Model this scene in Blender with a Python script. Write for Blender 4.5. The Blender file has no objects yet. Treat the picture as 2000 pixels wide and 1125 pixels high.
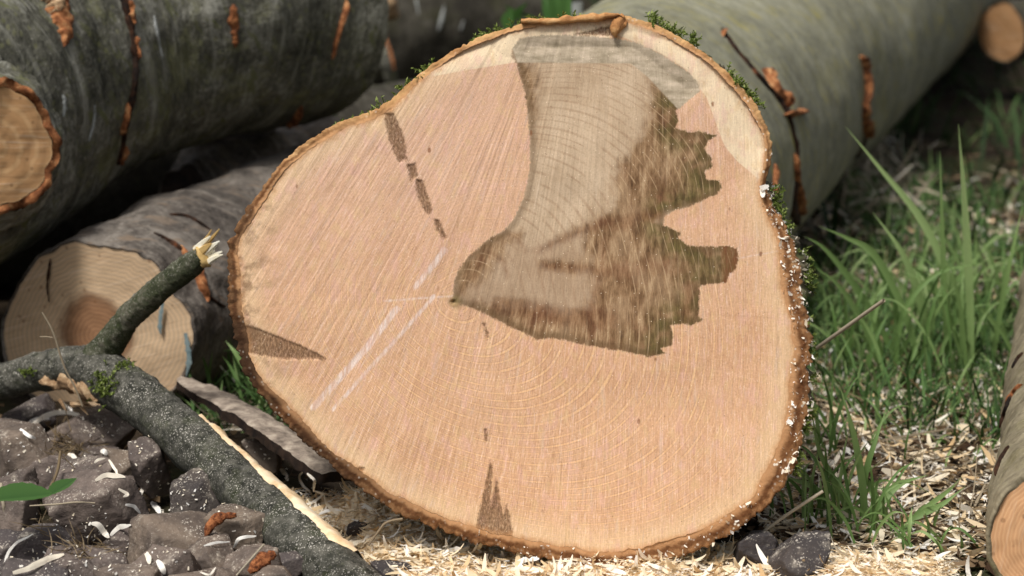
import bpy, math, random
import numpy as np
from mathutils import Vector, Matrix
from mathutils.bvhtree import BVHTree

random.seed(7); RNG = np.random.default_rng(7)
SC = bpy.context.scene; COL = SC.collection
rad = math.radians

# ------------------------------------------------------------------ camera, world, sun, exposure
CAM = np.array([0.0, -2.0, 0.675]); PITCH = rad(12.5); TANH = math.tan(rad(12.0))
RIGHT = np.array([1.0, 0, 0]); FWD = np.array([0, math.cos(PITCH), -math.sin(PITCH)])
UP = np.array([0, math.sin(PITCH), math.cos(PITCH)])
cam = bpy.data.cameras.new('camera'); cam_ob = bpy.data.objects.new('camera', cam); COL.objects.link(cam_ob)
cam_ob.location = CAM; cam_ob.rotation_euler = (math.pi/2 - PITCH, 0, 0)
cam.sensor_width = 36; cam.lens = 18/TANH; cam.clip_start = .05; cam.clip_end = 500
cam.dof.use_dof = True; cam.dof.focus_distance = 2.07; cam.dof.aperture_fstop = 7.1
SC.camera = cam_ob
SUN_EL, SUN_AZ = 60, 214          # azimuth clockwise from +Y : behind the camera, to its left
w = bpy.data.worlds.new('World'); SC.world = w; w.use_nodes = True
wn = w.node_tree.nodes; wl = w.node_tree.links
sky = wn.new('ShaderNodeTexSky'); sky.sky_type = 'NISHITA'; sky.sun_disc = False
sky.sun_elevation = rad(SUN_EL); sky.sun_rotation = rad(SUN_AZ); sky.dust_density = 4; sky.air_density = 1.0
hs = wn.new('ShaderNodeHueSaturation'); hs.inputs['Saturation'].default_value = .35
wl.new(sky.outputs[0], hs.inputs['Color']); wl.new(hs.outputs[0], wn['Background'].inputs[0])
wn['Background'].inputs[1].default_value = .115
sun = bpy.data.lights.new('sun', 'SUN'); sun.energy = 3.2; sun.angle = rad(12); sun.color = (1, .975, .94)
sun_ob = bpy.data.objects.new('sun', sun); COL.objects.link(sun_ob)
sd = Vector((math.sin(rad(SUN_AZ))*math.cos(rad(SUN_EL)), math.cos(rad(SUN_AZ))*math.cos(rad(SUN_EL)), math.sin(rad(SUN_EL))))
sun_ob.rotation_euler = sd.to_track_quat('Z', 'Y').to_euler(); sun_ob.location = (0, -3, 4)
SC.view_settings.view_transform = 'Standard'; SC.view_settings.look = 'None'
SC.view_settings.gamma = 1; SC.view_settings.exposure = 0.0

# ------------------------------------------------------------------ pixel helpers (photograph is 2000 x 1125)
def ray(u, v):
    u = np.asarray(u, float); v = np.asarray(v, float)
    d = FWD + ((u-1000)/1000*TANH)[..., None]*RIGHT - ((v-562.5)/1000*TANH)[..., None]*UP
    return d
def on_plane(u, v, p0, n):
    d = ray(u, v); t = ((p0-CAM)@n)/(d@n); return CAM + d*t[..., None]
def on_ground(u, v, z=0.0): return on_plane(np.asarray(u, float), np.asarray(v, float), np.array([0, 0, z]), np.array([0, 0, 1.0]))
def at_y(u, v, y): return on_plane(np.asarray(u, float), np.asarray(v, float), np.array([0, y, 0.0]), np.array([0, 1.0, 0]))
def pxsize(y): return (y-CAM[1])*2*TANH/2000

# ------------------------------------------------------------------ numpy noise
def _h(i, j, k, s):
    n = (i*374761393 + j*668265263 + k*1274126177 + s*974634777) & 0xffffffff
    n = ((n ^ (n >> 13))*1274126177) & 0xffffffff
    n = ((n ^ (n >> 16))*668265263) & 0xffffffff
    return ((n ^ (n >> 15)) & 0xffffff)/float(0xffffff)
def vnoise(P, s=0):
    P = np.asarray(P, float); I = np.floor(P).astype(np.int64); f = P-I; f = f*f*(3-2*f)
    r = 0
    for a in (0, 1):
        for b in (0, 1):
            for c in (0, 1):
                wgt = (f[..., 0] if a else 1-f[..., 0])*(f[..., 1] if b else 1-f[..., 1])*(f[..., 2] if c else 1-f[..., 2])
                r = r + wgt*_h(I[..., 0]+a, I[..., 1]+b, I[..., 2]+c, s)
    return r*2-1
def fbm(P, s=0, o=4, g=.5):
    r = 0; a = 1.0
    for k in range(o):
        r = r + a*vnoise(P*2.03**k, s+k); a *= g
    return r
def sm(a, b, x):
    t = np.clip((x-a)/(b-a), 0, 1); return t*t*(3-2*t)
def unit(v): return v/np.maximum(np.linalg.norm(v, axis=-1, keepdims=True), 1e-9)
def poly_sdf(X, Y, poly):
    P = np.array(poly, float); d = np.full(X.shape, 1e18); ins = np.zeros(X.shape, bool)
    for i in range(len(P)):
        a = P[i]; b = P[(i+1) % len(P)]; e = b-a
        wx = X-a[0]; wy = Y-a[1]; t = np.clip((wx*e[0]+wy*e[1])/(e@e+1e-9), 0, 1)
        d = np.minimum(d, (wx-e[0]*t)**2+(wy-e[1]*t)**2)
        c = (a[1] > Y) != (b[1] > Y)
        xi = e[0]*(Y-a[1])/(e[1] if abs(e[1]) > 1e-9 else 1e-9)+a[0]
        ins ^= c & (X < xi)
    d = np.sqrt(d); return np.where(ins, -d, d)
def line_dist(X, Y, pts):
    P = np.array(pts, float); d = np.full(X.shape, 1e18)
    for a, b in zip(P[:-1], P[1:]):
        e = b-a; wx = X-a[0]; wy = Y-a[1]; t = np.clip((wx*e[0]+wy*e[1])/(e@e+1e-9), 0, 1)
        d = np.minimum(d, (wx-e[0]*t)**2+(wy-e[1]*t)**2)
    return np.sqrt(d)
def catmull(P, n):
    P = np.asarray(P, float); k = len(P); P = np.vstack([2*P[0]-P[1], P, 2*P[-1]-P[-2]])
    t = np.linspace(0, k-1-1e-6, n); i = t.astype(int); f = (t-i)[:, None]
    a, b, c, d = P[i], P[i+1], P[i+2], P[i+3]
    return .5*((2*b)+(c-a)*f+(2*a-5*b+4*c-d)*f**2+(3*b-a-3*c+d)*f**3)

# ------------------------------------------------------------------ objects
def mesh_data(name, V, F, attrs=None, smooth=True):
    V = np.asarray(V, np.float32).reshape(-1, 3)
    Fs = F if isinstance(F, list) and len(F) and isinstance(F[0], np.ndarray) else [np.asarray(F)]
    Fs = [f for f in Fs if len(f)]
    me = bpy.data.meshes.new(name); me.vertices.add(len(V)); me.vertices.foreach_set('co', V.ravel())
    nl = sum(f.size for f in Fs); npoly = sum(len(f) for f in Fs)
    me.loops.add(nl); me.polygons.add(npoly)
    me.loops.foreach_set('vertex_index', np.concatenate([f.ravel() for f in Fs]).astype(np.int32))
    st = []; o = 0
    for f in Fs:
        st.append(o+np.arange(len(f))*f.shape[1]); o += f.size
    me.polygons.foreach_set('loop_start', np.concatenate(st).astype(np.int32))
    me.polygons.foreach_set('use_smooth', np.full(npoly, smooth))
    me.update(calc_edges=True)
    for k, a in (attrs or {}).items():
        a = np.asarray(a, np.float32)
        if a.ndim > 1 and a.shape[-1] == 3:
            at = me.attributes.new(k, 'FLOAT_VECTOR', 'POINT'); at.data.foreach_set('vector', a.ravel())
        else:
            at = me.attributes.new(k, 'FLOAT', 'POINT'); at.data.foreach_set('value', a.ravel())
    return me
def link(name, me, mat, parent=None, loc=None):
    o = bpy.data.objects.new(name, me); COL.objects.link(o)
    if mat is not None and me is not None and not me.materials: me.materials.append(mat)
    if parent is not None: o.parent = parent
    if loc is not None: o.location = loc
    return o
def build(name, V, F, mat, parent=None, attrs=None, smooth=True, loc=None):
    """one mesh object whose V are world coordinates; origin at the parent's origin, or at the mesh's own base"""
    V = np.asarray(V, float).reshape(-1, 3)
    if parent is not None:
        base = np.zeros(3); q = parent
        while q is not None: base = base+np.array(q.location); q = q.parent
        return link(name, mesh_data(name, V-base, F, attrs, smooth), mat, parent)
    if loc is None:
        loc = V.mean(0); loc[2] = V[:, 2].min()
    return link(name, mesh_data(name, V-np.asarray(loc), F, attrs, smooth), mat, None, loc)
def empty(name, loc, label, cat, group=None):
    o = bpy.data.objects.new(name, None); COL.objects.link(o); o.location = loc; o.empty_display_size = .05
    return tag(o, label, cat, group)
def tag(o, label=None, cat=None, group=None, kind=None):
    if label: o['label'] = label
    if cat: o['category'] = cat
    if group: o['group'] = group
    if kind: o['kind'] = kind
    return o
def gridfaces(n, m, closed=False):
    i, j = np.meshgrid(np.arange(n-1), np.arange(m if closed else m-1), indexing='ij')
    j2 = (j+1) % m
    return np.stack([i*m+j, i*m+j2, (i+1)*m+j2, (i+1)*m+j], -1).reshape(-1, 4)

# ------------------------------------------------------------------ materials
def lin(r, g, b, k=1.0):
    f = lambda c: (c/255/12.92 if c/255 <= .04045 else ((c/255+.055)/1.055)**2.4)*k
    return (f(r), f(g), f(b), 1)
class Mat:
    def __init__(s, name, rough=.85, spec=.2):
        s.m = bpy.data.materials.new(name); s.m.use_nodes = True; s.t = s.m.node_tree; s.N = s.t.nodes; s.L = s.t.links
        s.b = s.N['Principled BSDF']; s.b.inputs['Roughness'].default_value = rough
        s.b.inputs['Specular IOR Level'].default_value = spec
    def put(s, sock, v):
        if isinstance(v, bpy.types.NodeSocket): s.L.new(v, sock)
        elif v is not None: sock.default_value = v
    def attr(s, name, out='Vector'):
        n = s.N.new('ShaderNodeAttribute'); n.attribute_name = name; return n.outputs[out]
    def fac(s, name): return s.attr(name, 'Fac')
    def coord(s, o='Object'): return s.N.new('ShaderNodeTexCoord').outputs[o]
    def rnd(s): return s.N.new('ShaderNodeObjectInfo').outputs['Random']
    def normal(s, c=2): return s.sep(s.N.new('ShaderNodeNewGeometry').outputs['Normal'])[c]
    def sep(s, v):
        n = s.N.new('ShaderNodeSeparateXYZ'); s.put(n.inputs[0], v); return n.outputs
    def comb(s, x=0., y=0., z=0.):
        n = s.N.new('ShaderNodeCombineXYZ')
        for i, q in enumerate((x, y, z)): s.put(n.inputs[i], q)
        return n.outputs[0]
    def noise(s, v, scale=5, det=3, rough=.55, dist=0., out='Fac'):
        n = s.N.new('ShaderNodeTexNoise'); s.put(n.inputs['Vector'], v); n.inputs['Scale'].default_value = scale
        n.inputs['Detail'].default_value = det; n.inputs['Roughness'].default_value = rough; n.inputs['Distortion'].default_value = dist
        return n.outputs[out]
    def voro(s, v, scale=5, feat='F1', out='Distance', rnd=1.):
        n = s.N.new('ShaderNodeTexVoronoi'); n.feature = feat; s.put(n.inputs['Vector'], v); n.inputs['Scale'].default_value = scale
        n.inputs['Randomness'].default_value = rnd; return n.outputs[out]
    def math(s, op, a, b=0., c=0.):
        n = s.N.new('ShaderNodeMath'); n.operation = op
        s.put(n.inputs[0], a); s.put(n.inputs[1], b); s.put(n.inputs[2], c); return n.outputs[0]
    def add(s, a, b): return s.math('ADD', a, b)
    def mul(s, a, b): return s.math('MULTIPLY', a, b)
    def vmul(s, v, k):
        n = s.N.new('ShaderNodeVectorMath'); n.operation = 'MULTIPLY'; s.put(n.inputs[0], v); n.inputs[1].default_value = k; return n.outputs[0]
    def vadd(s, v, k):
        n = s.N.new('ShaderNodeVectorMath'); n.operation = 'ADD'; s.put(n.inputs[0], v); s.put(n.inputs[1], k); return n.outputs[0]
    def rng(s, v, a, b, c=0., d=1.):
        n = s.N.new('ShaderNodeMapRange'); n.interpolation_type = 'SMOOTHSTEP'
        s.put(n.inputs[0], v)
        for i, q in enumerate((a, b, c, d)): n.inputs[i+1].default_value = q
        return n.outputs[0]
    def mix(s, f, a, b, mode='MIX'):
        n = s.N.new('ShaderNodeMix'); n.data_type = 'RGBA'; n.blend_type = mode
        s.put(n.inputs[0], f); s.put(n.inputs[6], a); s.put(n.inputs[7], b); return n.outputs[2]
    def ramp(s, f, stops):
        n = s.N.new('ShaderNodeValToRGB'); s.put(n.inputs[0], f); e = n.color_ramp.elements
        while len(e) < len(stops): e.new(.5)
        for q, (p, c) in zip(e, stops): q.position = p; q.color = c
        return n.outputs[0]
    def done(s, color, height=None, strength=.4, dist=.002, rough=None):
        s.put(s.b.inputs['Base Color'], color)
        if rough is not None: s.put(s.b.inputs['Roughness'], rough)
        if height is not None:
            n = s.N.new('ShaderNodeBump'); n.inputs['Strength'].default_value = strength; n.inputs['Distance'].default_value = dist
            s.put(n.inputs['Height'], height); s.L.new(n.outputs[0], s.b.inputs['Normal'])
        return s.m

def face_material():
    m = Mat('cut_wood', .8, .15)
    A = m.attr('fa'); B = m.attr('fb'); C = m.attr('fc'); D = m.attr('fd'); E = m.attr('fe'); G = m.attr('fg')
    px, py, t = m.sep(A); co, si, saw = m.sep(B); s_st, s_dk, s_gr = m.sep(C); s_mk, s_pa, s_wh = m.sep(D); ring, edge, grn = m.sep(E); lower, leftw, cap = m.sep(G)
    pv = m.comb(px, py, 0.)
    # wobble used to roughen every traced edge
    wob = m.mul(m.add(m.noise(pv, 9, 4, .6), -.5), 16.)
    wob2 = m.mul(m.add(m.noise(pv, 3.2, 3, .6), -.5), 22.)
    # ---- base heartwood: salmon, pinker at the upper left
    base = m.ramp(m.noise(pv, .5, 3), [(.3, lin(218, 169, 131)), (.7, lin(226, 180, 144))])
    base = m.mix(m.mul(leftw, .5), base, lin(228, 188, 166))
    # radial rays
    rv = m.comb(m.mul(co, 26.), m.mul(si, 26.), m.mul(t, 1.2))
    rays = m.noise(rv, 1.7, 4, .65)
    base = m.mix(m.rng(rays, .52, .75, 0, .45), base, lin(232, 188, 158))
    base = m.mix(m.rng(rays, .46, .25, 0, .35), base, lin(190, 140, 105))
    # saw streaks
    sv = m.comb(m.mul(saw, 9.), m.mul(py, .13), 0.)
    st1 = m.noise(sv, 1.0, 4, .7)
    sv2 = m.comb(m.mul(saw, 42.), m.mul(py, .5), 3.)
    st2 = m.noise(sv2, 1.0, 3, .7)
    base = m.mix(m.rng(st1, .55, .72, 0, .22), base, lin(236, 208, 188))
    base = m.mix(m.rng(st1, .45, .28, 0, .14), base, lin(204, 150, 116))
    base = m.mix(m.rng(st2, .55, .7, 0, .4), base, lin(238, 214, 202))
    base = m.mix(m.rng(st2, .43, .3, 0, .3), base, lin(184, 134, 106))
    # growth rings
    rp = m.add(ring, m.mul(m.add(m.noise(pv, 1.3, 3), -.5), .16))
    fr = m.math('ABSOLUTE', m.add(m.math('FRACT', rp), -.5))
    line = m.rng(fr, .03, .14, 1, 0)
    brk = m.rng(m.noise(m.comb(px, py, 4.), 2.2, 3), .35, .6)
    lw = m.mul(m.mul(line, lower), m.add(m.mul(brk, .6), .25))
    base = m.mix(m.mul(lw, .8), base, lin(246, 202, 150))
    dkr = m.rng(m.math('ABSOLUTE', m.add(fr, -.17)), .07, .0, 0, 1)
    base = m.mix(m.mul(m.mul(dkr, lower), m.mul(brk, .4)), base, lin(170, 118, 84))
    fk = m.noise(m.comb(m.mul(saw, 70.), m.mul(py, 4.), 5.), 1., 3, .7)
    base = m.mix(m.rng(fk, .56, .68, 0, .6), base, lin(240, 216, 202))
    base = m.mix(m.rng(fk, .42, .3, 0, .5), base, lin(184, 134, 106))
    gr = m.noise(m.comb(px, py, 2.), 26., 3, .7)
    base = m.mix(m.rng(gr, .56, .72, 0, .35), base, lin(242, 216, 190))
    base = m.mix(m.rng(gr, .42, .28, 0, .35), base, lin(176, 124, 94))
    # sapwood
    sapn = m.add(edge, wob2)
    base = m.mix(m.mul(m.rng(sapn, 75., 5., 0, 1), .55), base, lin(236, 205, 164))
    base = m.mix(m.rng(m.add(s_pa, m.mul(wob, .15)), 1.5, -1.5, 0, .92), base, m.mix(m.rng(m.noise(pv, 1.6, 3), .5, .75), lin(242, 218, 184), lin(232, 194, 166)))
    # pale tear lines
    base = m.mix(m.rng(m.add(s_wh, m.mul(wob, .3)), 4., -1.5, 0, .75), base, m.mix(m.rng(m.noise(m.comb(m.mul(px, 12.), m.mul(m.add(px, py), 1.), 0.), 1.6, 3), .4, .6), lin(226, 190, 172), lin(246, 228, 220)))
    base = m.mix(m.rng(m.noise(m.comb(px, m.mul(py, .4), 6.), 5., 3, .6), .52, .68, 0, .4), base, lin(228, 180, 166))
    base = m.mix(m.rng(m.noise(m.comb(px, m.mul(py, .5), 8.), 6., 3, .6), .52, .68, 0, .4), base, lin(226, 190, 142))
    base = m.mix(m.rng(m.noise(m.comb(m.mul(saw, 4.), m.mul(py, .6), 3.), 2., 3, .6), .56, .7, 0, .3), base, lin(214, 190, 176))
    base = m.mix(1., base, (.90, .91, .895, 1), 'MULTIPLY')
    # ---- stain
    sst = m.add(m.add(s_st, m.mul(wob, .45)), m.mul(m.add(m.noise(m.vmul(pv, (1, .5, 1)), 30, 3, .7), -.5), 10.))
    stain = m.rng(sst, 2.0, -2.0)
    light = m.ramp(m.noise(m.comb(px, m.mul(py, .8), 1.), 1.5, 5, .6), [(.3, lin(178, 151, 121)), (.7, lin(206, 182, 153))])
    light = m.mix(m.rng(gr, .42, .28, 0, .4), light, lin(140, 110, 82))
    wv = m.rng(m.math('ABSOLUTE', m.add(m.math('FRACT', m.mul(m.add(rp, m.mul(wob2, .01)), .5)), -.5)), .1, .4)
    light = m.mix(m.mul(m.mul(m.rng(fr, .2, .03), brk), .38), light, lin(148, 114, 86))
    light = m.mix(m.rng(m.noise(m.comb(m.mul(saw, 14.), m.mul(py, .6), 2.), 1., 3, .7), .55, .72, 0, .4), light, lin(216, 194, 168))
    light = m.mix(m.mul(m.rng(py, 4.3, 5.2), .5), light, lin(158, 130, 104))
    dv = m.comb(m.mul(saw, 6.), m.mul(py, 1.5), 7.)
    dn = m.noise(dv, 1., 4, .7)
    dark = m.ramp(dn, [(.28, lin(76, 54, 36)), (.41, lin(118, 89, 62)), (.53, lin(152, 121, 89)), (.68, lin(190, 160, 125))])
    dark = m.mix(m.rng(m.noise(pv, 1.1, 3), .5, .68, 0, .45), dark, lin(128, 84, 62))
    dark = m.mix(m.rng(fk, .44, .3, 0, .6), dark, lin(84, 60, 42))
    dark = m.mix(m.rng(m.noise(m.comb(m.mul(saw, 1.2), m.mul(py, .8), 4.), 1.6, 3), .52, .66, 0, .35), dark, lin(176, 148, 116))
    green = m.ramp(m.noise(dv, 2., 4), [(.3, lin(66, 58, 34)), (.7, lin(122, 108, 64))])
    gmask = m.mul(grn, m.rng(m.noise(pv, 2.4, 3), .3, .6))
    dark = m.mix(gmask, dark, green)
    # light broken ring lines across the dark stain
    dark = m.mix(m.mul(m.mul(m.rng(fr, .02, .09, 1, 0), brk), .5), dark, lin(206, 176, 138))
    dark = m.mix(m.rng(m.noise(m.comb(m.mul(saw, 26.), m.mul(py, .5), 9.), 1., 2, .6), .6, .75, 0, .45), dark, lin(200, 172, 140))
    stc = m.mix(m.rng(m.add(s_dk, m.mul(wob2, 2.4)), 14., -16.), light, dark)
    ln = m.rng(m.add(m.fac('fl'), m.mul(wob, 1.)), 12., -6., 0, .5)
    stc = m.mix(ln, stc, m.mix(m.rng(dn, .4, .6), lin(88, 52, 34), lin(132, 92, 62)))
    rim = m.rng(m.math('ABSOLUTE', m.add(sst, 6.)), 13., 0., 0, .5)
    stc = m.mix(rim, stc, lin(96, 74, 48))
    redtip = m.mul(m.rng(px, 14.05, 14.12), m.rng(py, 4.6, 4.75))
    stc = m.mix(m.mul(redtip, m.rng(dn, .3, .65, .85, .3)), stc, lin(126, 78, 50))
    grey = m.ramp(m.noise(m.vmul(pv, (1, 3, 1)), 2.5, 4), [(.3, lin(150, 136, 112)), (.7, lin(204, 186, 162))])
    stc = m.mix(m.rng(m.add(s_gr, m.mul(wob, .2)), 2., -2.), stc, grey)
    col = m.mix(stain, base, stc)
    # dark marks
    mk = m.mul(m.rng(m.add(m.add(s_mk, m.mul(wob, .8)), m.mul(m.add(m.noise(m.vmul(pv, (1.5, .6, 1)), 34, 3, .7), -.5), 14.)), 3., -3.), m.rng(m.noise(m.vmul(pv, (1.4, .6, 1)), 22, 4, .75), .3, .6, .45, .95))
    mkc = m.ramp(m.noise(m.vmul(pv, (8, 2, 1)), 3, 4, .7), [(.3, lin(78, 54, 36)), (.7, lin(146, 112, 82))])
    col = m.mix(mk, col, mkc)
    # flecks and knots
    fl = m.voro(m.vmul(pv, (1, .55, 1)), 1.7)
    col = m.mix(m.mul(m.rng(m.add(fl, m.mul(m.noise(pv, 14, 2), .06)), .1, .065), m.rng(m.noise(pv, .8, 2), .46, .56, 0, .8)), col, lin(132, 86, 56))
    fl2 = m.voro(m.vmul(pv, (1, .8, 1)), 7.)
    col = m.mix(m.rng(fl2, .09, .05, 0, .55), col, lin(130, 92, 66))
    fl3 = m.voro(m.vadd(pv, (3.3, 1.7, 0)), 9.)
    col = m.mix(m.rng(fl3, .1, .05, 0, .8), col, lin(246, 226, 196))
    pith = m.rng(t, .035, .008)
    col = m.mix(m.mul(pith, .7), col, lin(120, 104, 60))
    # damp brown edge by the bark
    col = m.mix(m.rng(m.add(edge, m.mul(wob, 1.2)), 14., -6., 0, .8), col, lin(192, 140, 92))
    dirt = m.mul(m.rng(px, 6.2, 4.4), m.rng(m.noise(pv, 3., 4, .65), .46, .66))
    col = m.mix(m.mul(m.mul(dirt, m.rng(edge, 130., 20.)), .8), col, lin(128, 98, 72))
    tone = m.add(m.add(m.mul(m.rng(fk, .3, .7), .45), m.mul(m.rng(st2, .3, .7), .3)), m.mul(m.rng(gr, .3, .7), .35))
    tone = m.add(m.mul(m.add(tone, -.55), .42), 1.)
    col = m.mix(1., col, m.comb(tone, m.add(m.mul(tone, 1.08), -.08), m.add(m.mul(tone, 1.12), -.12)), 'MULTIPLY')
    hgt = m.add(m.mul(st2, .6), m.mul(fk, .6))
    hgt = m.add(hgt, m.mul(m.noise(pv, 30, 3), .35))
    return m.done(col, hgt, .35, .0012)

def endgrain(name, a, b, heart, heart_r, rings=26, k=1.0, paint=False):
    m = Mat(name, .85, .12); A = m.attr('eg'); x, y, t = m.sep(A)
    pv = m.comb(x, y, 0.)
    n = m.noise(pv, 14, 3)
    col = m.mix(n, a, b)
    tt = m.add(t, m.mul(m.add(m.noise(pv, 9, 3), -.5), .05))
    fr = m.math('ABSOLUTE', m.add(m.math('FRACT', m.mul(tt, float(rings))), -.5))
    col = m.mix(m.rng(fr, .05, .22, .35, 0), col, lin(235, 196, 146, k))
    col = m.mix(m.rng(fr, .5, .3, .14, 0), col, lin(140, 100, 66, k))
    stn = m.noise(m.comb(m.mul(m.add(x, m.mul(y, .15)), 260.), m.mul(y, 12.), 0.), 1., 3, .7)
    col = m.mix(m.rng(stn, .52, .72, 0, .4), col, lin(232, 208, 180, k))
    col = m.mix(m.rng(stn, .45, .3, 0, .35), col, lin(150, 116, 86, k))
    if heart is not None:
        dx = m.add(x, .0); dy = m.add(y, .0)
        r = m.math('SQRT', m.add(m.mul(dx, dx), m.mul(dy, dy)))
        r = m.add(r, m.mul(m.add(m.noise(pv, 22, 3), -.5), .03))
        h = m.rng(r, heart_r, heart_r*.72)
        hc = m.mix(m.rng(r, heart_r*.9, heart_r*.45), heart, lin(158, 112, 78, k))
        hc = m.mix(m.rng(fr, .5, .3, .5, 0), hc, lin(92, 60, 38, k))
        col = m.mix(m.mul(h, .85), col, hc)
    fl = m.voro(pv, 60.)
    col = m.mix(m.rng(fl, .16, .08, 0, .5), col, lin(120, 84, 56, k))
    return m.done(col, m.add(stn, m.mul(fr, .3)), .35, .0012)

def bark_mat(name, dark, mid, light, lichen=None, streak=.5, speck=0., bump=.5, scale=1., lich_amt=.5, moss=None, fleck=None):
    m = Mat(name, .88, .18); T = m.attr('tc'); s, cx, cz = m.sep(T)
    v = T
    n1 = m.noise(v, 9*scale, 5, .6); n2 = m.noise(v, 55*scale, 4, .65)
    n3 = m.noise(m.vmul(v, (1.6, 1, 1)), 170*scale, 4, .7)
    col = m.ramp(m.add(m.add(m.mul(n1, .35), m.mul(n2, .35)), m.mul(n3, .3)), [(.36, dark), (.5, mid), (.64, light)])
    col = m.mix(m.rng(n3, .6, .72, 0, .5), col, light)
    col = m.mix(m.rng(n3, .4, .3, 0, .6), col, dark)
    sv = m.vmul(v, (120*scale, 9*scale, 9*scale)); st = m.noise(sv, 1., 3, .6)
    col = m.mix(m.rng(st, .55, .75, 0, streak), col, light)
    col = m.mix(m.rng(st, .42, .25, 0, streak), col, dark)
    big = m.noise(m.vmul(v, (34*scale, 5*scale, 5*scale)), 1., 4, .6)
    col = m.mix(m.rng(big, .54, .7, 0, streak), col, light)
    col = m.mix(m.rng(big, .44, .32, 0, streak), col, dark)
    if fleck is not None:
        fv = m.noise(m.vmul(m.vadd(v, m.comb(m.mul(cx, .6), 0., 0.)), (75, 26, 26)), 1., 3, .6)
        col = m.mix(m.mul(m.rng(fv, .56, .66), m.rng(n1, .35, .6, .25, .9)), col, fleck)
    if lichen is not None:
        ln = m.noise(m.vadd(v, (3.1, 1.2, .4)), 16*scale, 4, .7)
        col = m.mix(m.mul(m.rng(ln, .5, .66), m.rng(n2, .4, .6, .3, lich_amt)), col, lichen)
        lv = m.voro(v, 90*scale)
        col = m.mix(m.rng(lv, .3, .14, 0, lich_amt*.7), col, lichen)
    sp = m.voro(m.vadd(v, (.7, .3, .9)), 150*scale)
    col = m.mix(m.rng(sp, .2, .1, 0, .35), col, dark)
    if moss is not None:
        mo = m.mul(m.rng(m.noise(v, 20*scale, 4, .7), .5, .62), m.rng(m.normal(), -.1, .6, .2, 1.))
        col = m.mix(m.mul(mo, .8), col, moss)
    if speck:
        w1 = m.voro(v, 260.); w2 = m.voro(m.vadd(v, (.2, .5, .1)), 520.)
        den = m.rng(m.noise(v, 30, 3), .3, .7)
        up = m.rng(m.normal(), -.5, .7, .25, 1.)
        k = m.mul(m.mul(m.math('MAXIMUM', m.rng(w1, .26, .16), m.rng(w2, .3, .18)), m.add(m.mul(den, .8), .2)), up)
        col = m.mix(m.mul(k, speck), col, lin(214, 208, 196))
        dust = m.mul(m.mul(m.rng(n2, .35, .7), up), speck*.28)
        col = m.mix(dust, col, lin(170, 164, 152))
    h = m.add(m.add(m.mul(n2, .6), m.mul(st, .4)), m.mul(m.noise(v, 170*scale, 3), .35))
    return m.done(col, h, bump, .004)

def plain(name, stops, scale=60, bump=.4, rough=.85, det=4, stretch=(1, 1, 1), spec=.2, rndmix=0.):
    m = Mat(name, rough, spec); v = m.vmul(m.coord(), stretch)
    n = m.noise(v, scale, det, .65); col = m.ramp(n, stops)
    if rndmix: col = m.mix(m.mul(m.rnd(), rndmix), col, stops[0][1])
    return m.done(col, n, bump, .003)

def attr_mat(name, stops, rough=.8, spec=.2, sub=0., grain=0.):
    """colour picked along a ramp by the per-piece attribute 'rv'"""
    m = Mat(name, rough, spec); f = m.fac('rv')
    col = m.ramp(f, stops)
    if grain:
        col = m.mix(m.rng(m.noise(m.coord(), 300, 3), .35, .7, 0, grain), col, stops[0][1])
    m.put(m.b.inputs['Base Color'], col)
    if sub:
        tr = m.N.new('ShaderNodeBsdfTranslucent'); m.put(tr.inputs[0], col)
        mx = m.N.new('ShaderNodeMixShader'); mx.inputs[0].default_value = sub
        m.L.new(m.b.outputs[0], mx.inputs[1]); m.L.new(tr.outputs[0], mx.inputs[2])
        m.L.new(mx.outputs[0], m.N['Material Output'].inputs[0])
    return m.m

def stone_mat(dk=1.):
    m = Mat('stone', .8, .3); r = m.rnd(); v = m.vadd(m.N.new('ShaderNodeNewGeometry').outputs['Position'], m.comb(m.mul(r, 9.), 0., 0.))
    n = m.noise(v, 26, 5, .6); n2 = m.noise(v, 130, 4, .65)
    col = m.ramp(m.add(m.mul(n, .6), m.mul(n2, .4)), [(.3, lin(60, 52, 49)), (.5, lin(92, 81, 75)), (.7, lin(124, 110, 101))])
    br = m.mix(m.rng(n, .35, .65), lin(84, 73, 64), lin(128, 112, 95))
    col = m.mix(m.rng(r, .35, .9, 0, .75), col, br)
    col = m.mix(m.rng(r, .3, .05, 0, .65), col, lin(58, 54, 56))
    col = m.mix(1-dk, col, lin(40, 39, 42)) if dk < 1 else col
    up = m.rng(m.normal(), .0, .85, .05, 1.)
    pat = m.rng(m.noise(m.coord('Generated'), 3.2, 3), .42, .6)
    w1 = m.voro(v, 210.); w2 = m.voro(m.vadd(v, (.31, .2, .7)), 430.)
    k = m.mul(m.mul(m.math('MAXIMUM', m.rng(w1, .28, .16), m.rng(w2, .32, .2)), m.add(m.mul(pat, .85), .12)), up)
    col = m.mix(m.mul(k, .6), col, lin(212, 202, 186))
    dst = m.mul(m.mul(m.rng(m.noise(v, 60, 4, .7), .48, .72), pat), up)
    col = m.mix(m.mul(dst, .5), col, lin(196, 184, 166))
    return m.done(col, m.add(m.add(n2, n), m.mul(m.noise(m.vmul(v, (1, 1, 3)), 45, 4, .6), .8)), .4, .005)

def ground_mat():
    m = Mat('soil', .95, .1); v = m.coord()
    n = m.noise(v, 14, 5, .65); n2 = m.noise(v, 90, 4, .7)
    col = m.ramp(m.add(m.mul(n, .5), m.mul(n2, .5)), [(.32, lin(26, 21, 17)), (.5, lin(50, 42, 33)), (.7, lin(88, 74, 57))])
    col = m.mix(m.rng(m.noise(v, 3.5, 3), .52, .62, 0, .6), col, lin(52, 60, 34))
    return m.done(col, m.add(n, n2), .8, .01)

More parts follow.
